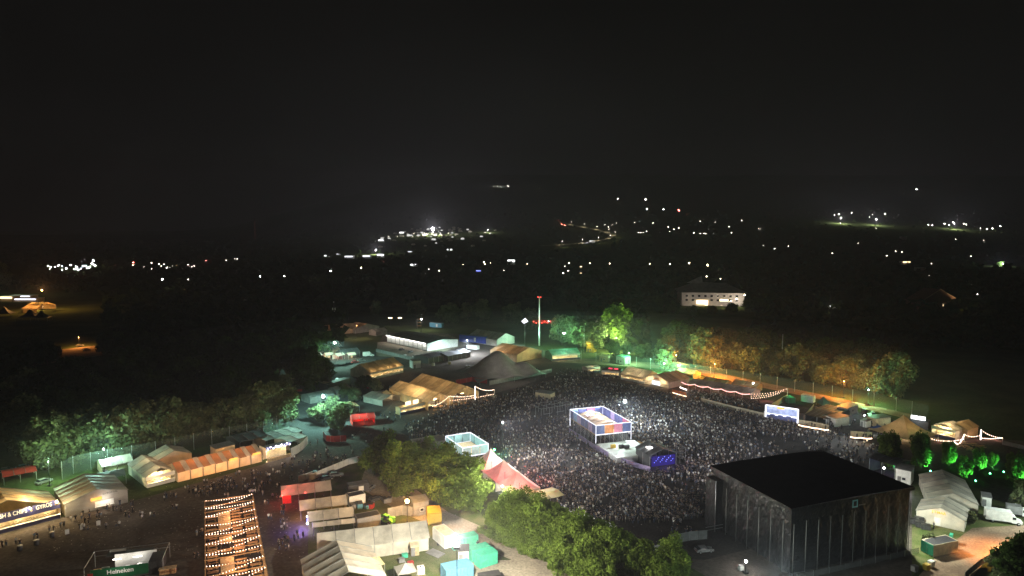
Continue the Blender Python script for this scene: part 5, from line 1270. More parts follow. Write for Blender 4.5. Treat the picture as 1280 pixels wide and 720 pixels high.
for i, (px, py, l) in enumerate(((520, 447, 'pale van parked below the white fronted hall'), (541, 447, 'dark car beside the black low shed'), (470, 452, 'dark car by the end of the brown grey marquee'), (1045, 516, 'dark car behind the pale green cabin'), (1120, 530, 'dark car by the ring tent fence'), (470, 626, 'dark car in the yard behind the mint container'), (462, 612, 'dark car at the gravel bend'), (395, 594, 'dark car inside the fenced lane'), (420, 596, 'second dark car inside the fenced lane'), (408, 600, 'third dark car inside the fenced lane'))):
    car(l, at(px, py), .3 + .5 * (i % 4), ['white', 'dsteel', 'dsteel', 'greyp', 'dsteel', 'dsteel', 'greyp', 'dsteel', 'greyp', 'dsteel'][i])
panel_fence('pale panel fence along the gravel before the white fronted hall', [(470, 440), (495, 446), (520, 452)], 2.0, 'greyp', 3)
panel_fence('dark panel fence between yard and lane', [(440, 486), (462, 480), (480, 486)], 2.0, 'dsteel', 3)
# litter on the trodden ground
lt = MB(); lr = random.Random(9)
for i in range(900):
    px, py = crates.choice(((lr.uniform(60, 420), lr.uniform(570, 690)), (lr.uniform(230, 400), lr.uniform(590, 700)), (lr.uniform(560, 1080), lr.uniform(490, 680)), (lr.uniform(60, 240), lr.uniform(620, 690))))
    p = at(px, py); a = lr.uniform(0, 3.1); s_ = lr.uniform(.06, .2)
    lt.add([(p.x + s_ * math.cos(a + k * 1.57), p.y + s_ * math.sin(a + k * 1.57), .06 + .05 * lr.random()) for k in range(4)], [(0, 1, 2, 3)])
lo_ = lt.build('litter', M['tent_grey']); lo_['kind'] = 'stuff'; lo_['label'] = 'cups and paper scattered over the trodden ground'
# scaffold frames in the crowd
c = at(690, 516)
t = thing('bare_scaffold', 'bare white scaffold frames in the crowd beside the mixing deck', 'scaffold', c, .55)
for i in range(5):
    for j in range(3):
        MB().bar((i * 4 - 8, j * 4 - 4, 0), (i * 4 - 8, j * 4 - 4, 3.6), .1).build('upright', M['steel'], t)
for j in range(3): MB().bar((-8, j * 4 - 4, 3.6), (8, j * 4 - 4, 3.6), .1).build('ledger', M['steel'], t)
for i in range(5): MB().bar((i * 4 - 8, -4, 3.6), (i * 4 - 8, 4, 3.6), .1).build('ledger', M['steel'], t)
for i in range(3): MB().bar((i * 6 - 7, -4.3, 1.4), (i * 6 - 3, -4.3, 1.4), .1).build('ledger', M['steel'], t)
cabin('tan hut at the back of the bare scaffold frames', (669, 499), (688, 502), 4, 3.2, 'cream', 'greyp', win=0)

# ------------------------------------------------------------------ people
def clothmat(name, ramp, attr=None):
    m, t, out = nodes(name); rp = t.nodes.new('ShaderNodeValToRGB'); rp.color_ramp.interpolation = 'CONSTANT'
    el = rp.color_ramp.elements
    while len(el) < len(ramp): el.new(.5)
    for i, c in enumerate(ramp): el[i].position = i / len(ramp); el[i].color = (*c, 1)
    if attr:
        a = t.nodes.new('ShaderNodeAttribute'); a.attribute_name = attr; t.links.new(a.outputs['Fac'], rp.inputs[0])
    else:
        a = t.nodes.new('ShaderNodeObjectInfo'); t.links.new(a.outputs['Random'], rp.inputs[0])
    p = t.nodes.new('ShaderNodeBsdfPrincipled'); p.inputs['Roughness'].default_value = .85; p.inputs['Specular IOR Level'].default_value = .1
    t.links.new(rp.outputs[0], p.inputs['Base Color']); t.links.new(p.outputs[0], out.inputs['Surface']); return m
SH = [(.02, .02, .022), (.015, .015, .015), (.02, .02, .025), (.03, .03, .035), (.78, .78, .76), (.03, .03, .035), (.04, .05, .09), (.5, .5, .52), (.02, .02, .02), (.14, .14, .16), (.09, .09, .095), (.025, .03, .025), (.7, .68, .62), (.12, .16, .22), (.03, .02, .02), (.34, .27, .2), (.02, .03, .05)]
TRO = [(.02, .02, .025), (.04, .06, .1), (.05, .05, .05), (.015, .015, .015), (.16, .14, .11), (.06, .08, .13)]
HAIR = [(.015, .01, .008), (.05, .03, .018), (.02, .014, .01), (.2, .13, .06), (.03, .03, .03)]
def skin_person(pose):
    """one continuous body grown over a skeleton; returns verts, faces, material index per face (0 skin 1 shirt 2 trousers 3 hair 4 shoes)"""
    w, arm, step, lean = pose['w'], pose['arm'], pose['step'], pose.get('lean', 0)
    V, E, Rr = [], [], []
    def vtx(p, r, parent=None):
        V.append(p); Rr.append(r)
        if parent is not None: E.append((parent, len(V) - 1))
        return len(V) - 1
    pel = vtx((0, 0, .95), .15); ch = vtx((0, lean * .5, 1.2), .155, pel); sh = vtx((0, lean * .8, 1.4), .13, ch)
    nk = vtx((0, lean, 1.5), .06, sh); vtx((0, lean - .01, 1.6), .095, nk); vtx((0, lean, 1.71), .085, len(V) - 1)
    for s in (-1, 1):
        hp = vtx((s * .1, 0, .88), .105, pel); st_ = s * step
        kn = vtx((s * .11, -st_ * .5, .5), .075, hp); an = vtx((s * .12, -st_ + (.1 if st_ < 0 else 0) * 0, .09), .05, kn); vtx((s * .12, -st_ - .15, .04), .042, an)
        so = vtx((s * .2 * w, lean * .8, 1.4), .068, sh)
        a = arm if s > 0 else pose.get('arm2', arm)
        if a == 'down': el, ha = (s * .27 * w, .03, 1.13), (s * .27 * w, -.06, .87)
        elif a == 'up': el, ha = (s * .32 * w, -.1, 1.6), (s * .25 * w, -.16, 1.9)
        elif a == 'fwd': el, ha = (s * .26 * w, -.12, 1.14), (s * .12 * w, -.36, 1.22)
        else: el, ha = (s * .34 * w, .02, 1.15), (s * .16 * w, -.08, 1.0)
        e = vtx(el, .05, so); h = vtx(ha, .036, e)
    me = bpy.data.meshes.new('tmp'); me.from_pydata(V, E, []); o = bpy.data.objects.new('tmp', me); C.objects.link(o)
    md = o.modifiers.new('skin', 'SKIN'); md.use_smooth_shade = True
    for i, sv_ in enumerate(me.skin_vertices[0].data): sv_.radius = (Rr[i], Rr[i] * (.72 if i in (0, 1, 2) else 1)); sv_.use_root = (i == 0)
    bpy.context.view_layer.update()
    ev = bpy.data.meshes.new_from_object(o.evaluated_get(bpy.context.evaluated_depsgraph_get()))
    vs = np.array([v.co[:] for v in ev.vertices]); fs = [tuple(p.vertices) for p in ev.polygons]; mi = []
    for f in fs:
        c = vs[list(f)].mean(0)
        if c[2] > 1.55: mi.append(3 if (c[1] > lean - .03 or c[2] > 1.7) else 0)
        elif c[2] > 1.46: mi.append(0)
        elif c[2] < .1: mi.append(4)
        elif abs(c[0]) > .2 * w and c[2] < 1.12 and pose['arm'] != 'up' or c[2] > 1.75: mi.append(0)
        elif c[2] > .93: mi.append(1)
        else: mi.append(2)
    bpy.data.objects.remove(o); bpy.data.meshes.remove(ev)
    return vs, fs, mi
POSES = [dict(w=1, arm='down', step=.02), dict(w=1.05, arm='down', step=.22), dict(w=.92, arm='hip', step=.05), dict(w=1, arm='fwd', step=.04),
         dict(w=1.02, arm='up', arm2='down', step=.03), dict(w=.9, arm='down', arm2='fwd', step=.18), dict(w=.95, arm='fwd', arm2='down', step=.02, lean=-.05), dict(w=1, arm='up', step=.02)]
PM = [skin_person(p) for p in POSES]
mats_p = [M['skin'], clothmat('shirt_cloth', SH), clothmat('trouser_cloth', TRO), clothmat('hair', HAIR), M['rubber']]
PME = []
for vs, fs, mi in PM:
    me = bpy.data.meshes.new('person'); me.from_pydata(vs.tolist(), [], fs)
    for m_ in mats_p: me.materials.append(m_)
    me.polygons.foreach_set('material_index', mi); me.polygons.foreach_set('use_smooth', [True] * len(fs)); me.update(); PME.append(me)
def inpoly(x, y, P):
    r = False
    for i in range(len(P)):
        (x0, y0), (x1, y1) = P[i], P[i - 1]
        if (y0 > y) != (y1 > y) and x < (x1 - x0) * (y - y0) / (y1 - y0) + x0: r = not r
    return r
N_IND = [0]; taken = []
def person(p, label, group, pose=None, rz=None):
    k = pose if pose is not None else rng.choice((0, 0, 1, 1, 2, 3, 5, 6))
    o = bpy.data.objects.new('person', PME[k]); C.objects.link(o); o.location = p
    s = rng.uniform(.93, 1.07); o.scale = (s, s, s); o.rotation_euler = (0, 0, rng.uniform(0, 6.28) if rz is None else rz)
    tag(o, label, 'person', group); N_IND[0] += 1; taken.append((p.x, p.y)); return o
def scatter(px, n, label, group, mind=.7, pairs=.5):
    xs = [q[0] for q in px]; ys_ = [q[1] for q in px]; k = 0; tries = 0
    while k < n and tries < n * 60:
        tries += 1
        x, y = rng.uniform(min(xs), max(xs)), rng.uniform(min(ys_), max(ys_))
        if not inpoly(x, y, px): continue
        p = at(x, y)
        if any(abs(p.x - a) < mind and abs(p.y - b) < mind for a, b in taken): continue
        person(p + Vector((0, 0, .03)), label, group); k += 1
        if rng.random() < pairs and k < n:
            q = p + Vector((rng.uniform(.6, 1.0) * rng.choice((-1, 1)), rng.uniform(-.4, .4), .03)); person(q, label, group); k += 1
for (px, py, l, ps) in ((62, 664, 'person in dark clothes standing in a pair in front of the GYROS counter', 0), (67, 664.5, 'person with bent arm, other half of the pair at the GYROS counter', 3), (76, 660, 'person walking past the end of the GYROS counter', 1), (80, 658.5, 'person beside the walker at the end of the GYROS counter', 0),
                     (43, 674, 'person at a bin in the amber light before the food tent', 2), (47, 673, 'second person leaning at the bin before the food tent', 6), (20, 680, 'person nearest the CHIPS sign in the amber light', 0), (25, 682, 'person in pale jacket behind the one nearest the CHIPS sign', 1),
                     (3, 684, 'person at the picture edge before the CHIPS counter', 2), (8, 682, 'pale dressed person by the picture edge', 0), (89, 652, 'person walking along the big grey tent', 1), (102, 649, 'person standing at the wall of the big grey tent', 0), (112, 645, 'person in front of the big grey tent gable corner', 0),
                     (104, 645, 'light topped person next to the grey tent wall', 2), (134, 638, 'person ordering at the white hatch of the grey tent', 3), (137, 638, 'person beside the one ordering at the white hatch', 0), (150, 632, 'person at the far corner of the grey tent gable', 0), (422, 577, 'person in pale top by the fenced lane', 0),
                     (446, 575, 'person in white clothes standing at the lane corner by the trees', 4), (449, 577, 'person in pink light next to the lane corner', 2), (458, 590, 'lone person on the pale gravel bend', 1), (397, 555, 'person in red lit jacket near the red barrier', 0), (388, 557, 'person in red jacket by the curved panel wall', 2),
                     (368, 676, 'lone person standing in the purple light spill', 0), (379, 672, 'person at the open end of the blue lamp tent', 3), (1186, 684, 'person in white on the dirt road', 1), (1190, 683, 'person in pale top beside the one in white on the dirt road', 2), (1167, 661, 'person standing before the tent with orange letters', 0), (597, 685, 'person by the hedge on the gravel road', 1)):
    person(at(px, py) + Vector((0, 0, .04)), l, None, ps)
for px, py, m, l in ((65, 671, 'dsteel', 'bin beside the pair at the GYROS counter'), (46, 681, 'dsteel', 'bin in the amber light before the food tent'), (84, 668, 'white', 'tilted white board lying before the grey tent'), (103, 662, 'white', 'white board on the ground along the grey tent'), (123, 657, 'white', 'last white board lying in the dark plaza'), (25, 688, 'dsteel', 'bin nearest the CHIPS counter')):
    t = thing('litter_bin' if m == 'dsteel' else 'sign_board', l, 'bin' if m == 'dsteel' else 'board', at(px, py), .6)
    if m == 'dsteel': MB().tube([(0, 0, 0), (0, 0, 1.1)], .55, 10).build('body', M[m], t); MB().tube([(0, 0, 1.1), (0, 0, 1.2)], .6, 10).build('lid', M['greyp'], t)
    else: MB().box((0, 0, .7), (.9, .12, 1.2)).build('board', M[m], t); MB().box((0, .3, .35), (.7, .1, .7)).build('stay', M['wood'], t)
scatter([(90, 650), (160, 634), (215, 616), (232, 620), (240, 650), (190, 655), (150, 660), (100, 668)], 38, 'person strolling across the dark plaza between grey tent and pergola', 'plaza strollers', pairs=.6)
scatter([(225, 612), (330, 586), (345, 606), (330, 620), (255, 625)], 104, 'person queueing in the dark crowd before the orange bay tents', 'queue at the orange bay tents', .5, .7)
scatter([(333, 584), (384, 566), (440, 560), (445, 572), (385, 600), (350, 612)], 56, 'person walking past the bulb lit bar towards the arena', 'people on the lane by the bulb bar', pairs=.5)
scatter([(322, 622), (350, 612), (366, 640), (378, 690), (346, 690)], 28, 'person walking between the pergola and the market tents', 'people between pergola and market', pairs=.5)
scatter([(205, 655), (250, 640), (258, 700), (200, 700)], 6, 'person in the unlit plaza west of the pergola', 'people west of the pergola')
for i in range(16):
    r_ = rng.uniform(.3, 15); person(pp(rng.uniform(.5, wP - .5), r_ * LP / nby, .16), 'person standing or sitting under the bulb strung pergola', 'guests under the pergola')
# nearest of the arena crowd as single people, the rest as one crowd
FIELD = [(500, 536), (560, 512), (610, 500), (655, 486), (700, 476), (740, 478), (775, 482), (830, 492), (880, 506), (955, 524), (1032, 541), (1060, 545), (1100, 553), (1098, 575), (1040, 600), (960, 640), (880, 640), (890, 668), (830, 672), (770, 664), (735, 655), (705, 642), (668, 618), (640, 590), (612, 574), (560, 556), (520, 556)]
def free(p):
    d = p - fo; a, b = d.dot(fu), d.dot(fv)
    if -1.4 < a < w + 5 and -23 < b < 17: return False
    if 1.5 < a < 20 and 10 < b < 27: return False
    d = p - Vector((SN.x, SN.y, 0)); a, b = d.dot(su.normalized()), d.dot(sv.normalized())
    if -7.5 < a < sw + 2 and -4 < b < sd + 3: return False
    for c_, r_ in ((d0.lerp(d1, .17), 6.6), (d0.lerp(d1, .5), 6.6), (d0.lerp(d1, .83), 6.6), (at(690, 516), 9)):
        if (p - c_).length < r_: return False
    q = at(594, 566); d = p - q
    if d.length < 9: return False
    return True
near = []; crowd = []
r2 = np.random.RandomState(8)
def dens(p, px, py):
    n = noise.noise(Vector((p.x * .05, p.y * .05, 2))) * .5 + .5
    k = .5 + .6 * n
    if px < 640 and py < 560: k *= .4 + .3 * (px > 560)
    if px > 905 and py > 545: k *= .38
    if px > 985: k *= .55
    if n < .3: k *= .25
    if noise.noise(Vector((p.x * .14 + 40, p.y * .14, 5))) > .3: k *= .3
    return k
gy = 168.0
while gy < 345:
    gx = -60.0
    while gx < 150:
        p = Vector((gx + r2.uniform(-.45, .45), gy + r2.uniform(-.45, .45), 0))
        d = p - Vector((0, 0, CAM_H)); f_ = d.y * cp - d.z * sp * 1.0
        fwd = d.y * cp + d.z * (-sp); upc = d.y * sp + d.z * cp
        px, py = 640 + F * d.x / fwd, 360 - F * upc / fwd
        if inpoly(px, py, FIELD) and r2.rand() < dens(p, px, py) and free(p): crowd.append((fwd, p, px, py))
        gx += .98
    gy += .98
crowd.sort(key=lambda q: q[0])
n_single = max(0, 292 - N_IND[0])
for q in crowd[:n_single]:
    x, y = q[2], q[3]
    l, g_ = ('person in the arena crowd nearest the cream stalls and the hedge', 'arena crowd by the cream stalls') if x < 760 else ('person in the thin dark crowd before the stage side barriers', 'arena crowd by the stage side')
    person(q[1] + Vector((0, 0, .03)), l, g_, rng.choice((0, 0, 0, 2, 3, 4, 6, 7)), rng.gauss(-.6, .6) + math.pi)
rest = crowd[n_single:]
# simpler bodies, all in one object
def merge_crowd(name, pts, label):
    Vall, Ls, Lv, Mi, Sh = [], [], [], [], []; off = 0; lo = 0
    proto = []
    for vs, fs, mi in PM:
        proto.append((vs, np.concatenate([np.array(f) for f in fs]), np.array([len(f) for f in fs]), np.array(mi)))
    for _, p, x, y in pts:
        vs, lv, ln, mi = proto[r2.choice([0, 0, 0, 1, 2, 3, 4, 5, 6, 7])]
        a = r2.normal(-.6, .7) + math.pi; s = r2.uniform(.92, 1.08); c, sn = math.cos(a) * s, math.sin(a) * s
        v = np.stack([vs[:, 0] * c - vs[:, 1] * sn + p.x, vs[:, 0] * sn + vs[:, 1] * c + p.y, vs[:, 2] * s + .03], 1)
        Vall.append(v); Lv.append(lv + off); Ls.append(ln); Mi.append(mi); Sh.append(np.full(len(ln), r2.rand())); off += len(vs)
    V = np.concatenate(Vall).astype(np.float32); lv = np.concatenate(Lv).astype(np.int32); ln = np.concatenate(Ls); st_ = np.concatenate([[0], np.cumsum(ln)[:-1]]).astype(np.int32)
    me = bpy.data.meshes.new(name); me.vertices.add(len(V)); me.vertices.foreach_set('co', V.ravel()); me.loops.add(len(lv)); me.loops.foreach_set('vertex_index', lv)
    me.polygons.add(len(ln)); me.polygons.foreach_set('loop_start', st_)
    for m_ in (M['skin'], clothmat('crowd_shirt', SH, 'who'), clothmat('crowd_trousers', TRO, 'who'), clothmat('crowd_hair', HAIR, 'who'), M['rubber']): me.materials.append(m_)
    me.polygons.foreach_set('material_index', np.concatenate(Mi).astype(np.int32))
    me.attributes.new('who', 'FLOAT', 'FACE').data.foreach_set('value', np.concatenate(Sh).astype(np.float32))
    me.update(); me.validate()
    o = bpy.data.objects.new(name, me); C.objects.link(o); o['kind'] = 'stuff'; o['label'] = label
crowd_terr = []
for i in range(420):
    x = r2.uniform(862, 950); y = 489 + (x - 860) * .17 + r2.uniform(0, 9)
    crowd_terr.append((0, at(x, y), x, y))
for i in range(160):
    x = r2.uniform(540, 615); y = r2.uniform(499, 522) - (x - 540) * .05; crowd_terr.append((0, at(x, y), x, y))
for i in range(120):
    x = r2.uniform(700, 770); y = 462 + (x - 700) * .12 + r2.uniform(0, 9); crowd_terr.append((0, at(x, y), x, y))
for i in range(900):
    x, y = r2.choice([0, 1, 2, 3]), 0
    if x == 0: px, py = r2.uniform(440, 640), r2.uniform(515, 572)
    elif x == 1: px, py = r2.uniform(660, 800), r2.uniform(463, 490)
    elif x == 2: px, py = r2.uniform(960, 1110), r2.uniform(528, 585)
    else: px, py = r2.uniform(840, 960), r2.uniform(615, 672)
    p = at(px, py)
    if noise.noise(Vector((p.x * .09, p.y * .09, 11))) < -.05 or inpoly(px, py, [(640, 480), (560, 500), (480, 520), (480, 480), (640, 460)]): continue
    if free(p) and not inpoly(px, py, [(455, 575), (470, 545), (560, 555), (610, 600), (560, 650), (470, 610)]): crowd_terr.append((0, p, px, py))
print('people', N_IND[0], 'crowd', len(rest))
merge_crowd('crowd', rest + crowd_terr, 'dense festival crowd filling the dark arena around the mixing deck')

# ------------------------------------------------------------------ floodlights added around the arena to light the crowd
def flood(label, p, z, aim, col, power, size=75):
    t = thing('added_floodlight', label, 'stage light', p, 0)
    MB().tube([(0, 0, 0), (0, 0, z)], .07, 6).build('stand', M['dsteel'], t)
    MB().box((0, 0, z + .2), (.6, .5, .5)).build('lamp_head', M['dsteel'], t)
    lamp_light(t, (0, .1, z + .75), col, power, .3, 'SPOT', aim - p, size + 25, 1.0)
flood('added arena floodlight on a stand at the corner of the mixing deck', fp(-2.2, -2), 11, at(690, 600), (.92, .96, 1), 42000, 105)
flood('added arena floodlight on a stand at the far corner of the mixing deck', fp(w + 2.5, -10), 11, at(900, 530), (.8, .96, 1), 11000, 105)
flood('added arena floodlight beside the glass railed viewing deck', at(628, 566), 10, at(720, 610), (.97, .97, 1), 30000, 95)
flood('added arena floodlight near the ring tent facing the crowd', at(1080, 548), 8, at(1020, 560), (.85, .95, 1), 22000, 90)
flood('added arena floodlight on the stage lip facing the crowd', st(12, sd + 2), 12, at(880, 530), (.95, .95, 1), 16000, 90)

# ------------------------------------------------------------------ far valley
def far_lamp(mesh, label, group, p, sc, name='street_lamp', cat='street lamp'):
    o = bpy.data.objects.new(name, mesh); C.objects.link(o); o.location = p; o.scale = (sc, sc, sc); tag(o, label, cat, group); return o
def lampmesh(em, r=.3, h=7):
    m = MB(); m.tube([(0, 0, 0), (0, 0, h)], .1, 5, 0); m.tube([(0, 0, h), (0, -.8, h + .2)], .08, 5, 0); m.ball((0, -.9, h + .1), r, 1, 8, 6)
    me = m.mesh('street_lamp'); me.materials.append(M['dsteel']); me.materials.append(M[em]); return me
LM = {'white': lampmesh('e_far', .42), 'warm': lampmesh('e_farwarm', .42), 'dim': lampmesh('e_fardim', .42), 'red': lampmesh('e_farred', .42)}
def lamps(pts, kind_, label, group, sc=1.0, h=7):
    for px, py in pts:
        p = on_land(px, py); d = p.length
        # the head, not the foot, sits where the photo shows the light
        p = on_land(px, py + F * h * sc * min(2.2, max(1, d / 1600)) / d)
        far_lamp(LM[kind_], label, group, p, sc * min(2.6, max(1, d / 1500)) * rng.uniform(.62, 1.3))
lamps([(204, 353), (236, 351.5), (269, 349.5), (326, 346.5), (356, 345), (386, 343), (414, 341.5)], 'white', 'evenly spaced street lamp on the dark road west of the camp', 'road lamps west of the camp', 1.25)
lamps([(452, 337), (469, 338), (579, 331), (606, 330), (613, 330), (659, 329), (711, 329), (737, 329.5), (762, 330), (812, 330), (837, 331), (605, 330)], 'warm', 'street lamp of the long row across the middle of the valley', 'road lamps across the valley', 1.15)
lamps([(861, 331), (884, 334), (899, 339), (883, 345), (900, 348), (917, 367), (930, 371), (920, 376), (913, 376)], 'warm', 'amber street lamp around the long pale building', 'lamps by the long building', 1.2)
lamps([(704, 344), (710, 338), (706, 332), (630, 337), (633, 345), (536, 338), (549, 340)], 'dim', 'weak lamp in the fields below the road', 'weak field lamps', 1)
lamps([(617, 232.5), (622, 233), (627, 233.5), (631, 234), (635, 234), (658, 234.5), (675, 235)], 'white', 'lamp of the little row high on the far hill', 'row of lamps high on the hill', .75)
lamps([(1145, 240)], 'white', 'brightest lone lamp above the eastern ridge', None, 1.3)
lamps([(987 - 180, 251.5), (772, 250), (808.5, 261.5), (829, 263)], 'white', 'single white lamp on the far hillside', 'single hill lamps', 1.0)
lamps([(848, 264), (1172 - 323, 264), (702, 280.5), (706, 282)], 'red', 'red lamp on the far hillside', 'red hill lamps', 1.0)
lamps([(793, 279), (816, 279), (770, 279.5), (765, 281), (760, 285), (756, 281), (894, 277.5), (911, 285), (914, 293), (948, 288), (954, 308.5), (927, 277), (875, 278), (1050, 280), (1095, 285)], 'dim', 'scattered house lamp on the dark eastern hillside', 'house lamps on the eastern hill', .8)
lamps([(1043, 270), (1048, 269), (1064, 268), (1086, 271), (1090, 268), (1106, 269), (1160, 282), (1165, 283.5), (1180, 282), (1186, 282), (1191, 279.5), (1204, 281), (1207, 282), (1233, 287), (1240, 287), (1225, 285), (1250, 285)], 'white', 'lamp of the far village string on the eastern ridge', 'village lamps on the ridge', .75)
lamps([(1108, 321), (1119, 316), (1127, 316), (1156, 346), (1161, 345), (1206, 358), (1213, 322), (1194, 299), (1229, 300), (1072, 305), (1164, 330), (1090, 365), (1221, 368), (1020, 386), (1040, 318), (985, 310), (968, 312), (950, 285)], 'dim', 'lone lamp between the dark houses of the eastern valley', 'lone lamps in the eastern valley', .9)
lamps([(867, 293), (875, 293), (880, 293), (882, 293.5), (798, 291), (801, 291), (804, 290), (808, 290), (837, 289), (842, 288), (848, 287), (835, 285)], 'dim', 'row of lit windows in a house on the far slope', 'lit house windows on the slope', 1.0)
r3 = random.Random(3)
lamps([(r3.uniform(60, 122), 341 - r3.random() * 7 - (0 if r3.random() < .7 else 2)) for i in range(26)], 'white', 'town lamp of the cluster on the western horizon', 'town lamps on the western horizon', 1.0)
lamps([(118, 331), (108, 334), (112, 335), (116, 333)], 'white', 'bright town lamp at the eastern end of the western cluster', 'bright town lamps in the west', 1.6)
lamps([(r3.uniform(165, 245), 336 - (q := r3.uniform(0, 1)) * 5) for i in range(20)] + [(280, 327), (283, 326), (291, 326), (294, 325.5), (297, 325.5)], 'dim', 'dim lamp of the sparse string on the western horizon', 'sparse lamps in the west', 1.0)
lamps([(167, 330), (258, 327)], 'red', 'red lamp on the western horizon', 'red lamps in the west', 1)
# camp on the slope
def camp_mesh():
    m = MB(); m.prism([(-2.2, 0), (2.2, 0), (2.0, 1.6), (0, 2.8), (-2.0, 1.6)], -3, 3); me = m.mesh('camping_tent'); me.materials.append(M['tent']); return me
cm = camp_mesh(); cm2 = cm.copy(); cm2.materials.clear(); cm2.materials.append(emit('glowing_tent_fabric', (.95, .95, .9), .4))  # glow put into the fabric as emission, no lantern inside
for i in range(130):
    px = r3.gauss(542, 22) if i < 85 else r3.uniform(470, 625); py = 285 + abs(r3.gauss(0, 9)) + (max(0, 520 - px) * .28)
    if not 470 < px < 640 or py > 327: continue
    lit_ = r3.random() < .18; o = bpy.data.objects.new('camping_tent', cm2 if lit_ else cm); C.objects.link(o); o.location = on_land(px, py); o.rotation_euler = (0, 0, r3.uniform(0, 3)); s = r3.uniform(.8, 1.5); o.scale = (s * 1.5, s * 1.3, s * 1.4)
    tag(o, 'camping tent with glow put into its fabric on the camp slope' if lit_ else 'pale camping tent on the floodlit camp slope', 'tent', 'self glowing tents on the camp slope' if lit_ else 'tents on the camp slope')
def far_mast(px, py, h, pw, label, col=(1, .97, .9), r=1.0):
    p = on_land(px, py); p = on_land(px, py + F * h / p.length)
    t = thing('floodlight_mast', label, 'floodlight', p); MB().tube([(0, 0, 0), (0, 0, h)], .25, 6).build('pole', M['steel'], t)
    b = MB().ball((0, 0, h), r, n=10, k=6).build('lamp', M['e_white'], t); lamp_light(b, (0, -r - 1, h + 1), col, pw, 1)
far_mast(541, 287, 22, 400000, 'brightest white floodlight mast on the camp slope', r=4.5)
far_mast(470, 313, 12, 90000, 'lower white floodlight mast at the foot of the camp', r=1.1)
far_mast(610, 288, 10, 40000, 'small floodlight mast at the dim end of the camp', r=.4)
def far_block(px, py, wd, h, m, label, em=None, name='lit_hall', deep=10):
    p = on_land(px, py); d = p.length; wm = wd * d / F; hm = h * d / F
    t = thing(name, label, 'building', p); MB().box((0, deep / 2, hm * .45), (wm, deep, hm * .9)).build('wall', M[m], t)
    MB().prism([(-wm / 2 - .3, hm * .9), (wm / 2 + .3, hm * .9), (wm / 2 + .2, hm), (-wm / 2 - .2, hm)], -.4, deep + .4).build('roof', M['white'], t)
    if em: MB().box((0, -.6, hm * .8), (wm * .85, .5, hm * .35)).build('light_panel', M[em], t)
for i, (px, py, wd, h, em, l) in enumerate(((409, 321.5, 8, 2.2, 'e_strip', 'flat white lit block left of the camp'), (436, 324, 11, 4, 'e_led', 'pale hall at the edge of the camp woods'), (458, 324, 10, 4.5, 'e_led', 'white hall beside the lower floodlight mast'), (475.5, 323, 9, 5, 'e_strip', 'brightest white hall beside the lower floodlight mast'),
                                           (502, 293, 6, 2.5, 'e_strip', 'white block high on the camp slope'), (476, 303, 7, 3, 'e_strip', 'white block above the lower mast'), (517, 333.5, 9, 3, 'e_strip', 'white roadside canopy below the camp'), (562, 314, 7, 2.5, 'e_strip', 'white block in the dark below the camp'),
                                           (639, 331, 10, 6, 'e_strip', 'white lit petrol canopy on the valley road'), (424, 319, 7, 1.6, 'e_led', 'thin pale block at the camp edge'), (512, 316, 6, 1.6, 'e_led', 'thin pale block amid the camp'), (740, 304, 7, 2.5, 'e_strip', 'bright white building on the hill road bend'), (731, 305, 9, 1.6, 'e_led', 'low pale roof beside the hill road bend'),
                                           (598, 340, 6, 2, 'e_ledblue', 'small purple lit hut in the fields'), (25, 373.5, 24, 3, 'e_led', 'first long white lit tent in the western yard'), (32, 377.5, 25, 3.5, 'e_led', 'second long white lit tent in the western yard'), (8, 377, 14, 5, 'e_window', 'orange lit tent at the picture edge of the western yard'))):
    far_block(px, py, wd, h, 'white' if i < 13 else 'tent', l, em)
t = marquee('gable tent glowing amber under the western street lamp', (46, 391), (70, 386), 12, 4, 8, 'y', 'tent_tan', 'tent_tan', 'LRB', 3, (AMB, 3500, 'e_tube'), name='gable_tent')
mast_lamp('glaring amber street lamp in the western yard', at(54, 389), 17, 'e_amber', (1, .45, .12), 30000, 1.2, name='street_lamp', cat='street lamp', down=False)
mast_lamp('hidden amber lamp over the farm track', at(99, 434), 6, 'e_amber', (1, .42, .1), 5200, .12, name='street_lamp', cat='street lamp')
mast_lamp('greenish lamp behind the tree at the western picture edge', at(-6, 372), 24, 'e_green', (.8, 1, .7), 10000, 1.0, name='street_lamp', cat='street lamp')
tree('mid', at(-2, 362), 32, 'tall tree lit pale green at the western picture edge')
for px, py, s_, l in ((6, 396, 14, 'dark peaked tent silhouette at the western picture edge'), (38, 400, 16, 'dark peaked tent silhouette before the amber gable tent'), (52, 401, 12, 'smaller dark peaked tent silhouette beside the larger one')):
    pagoda(l, at(px, py), s_, 3, 9, 'tent_dark', .3)
car('pale car on the amber lit farm track', at(100, 433), .4, 'greyp'); car('light car parked at the end of the amber lit farm track', at(108, 438), 1.2, 'white')
for k, (px, py) in enumerate(((151, 520), (171, 523), (183, 518))): lamps([(px, py)], 'dim', ['faint reddish lamp in the dark wood', 'faint white lamp in the dark wood', 'faint amber lamp in the dark wood'][k], None, .3)
lamps([(237, 484), (250, 484), (264, 481)], 'dim', 'weak lamp between the trees of the dark wood', 'weak lamps in the dark wood', .35)
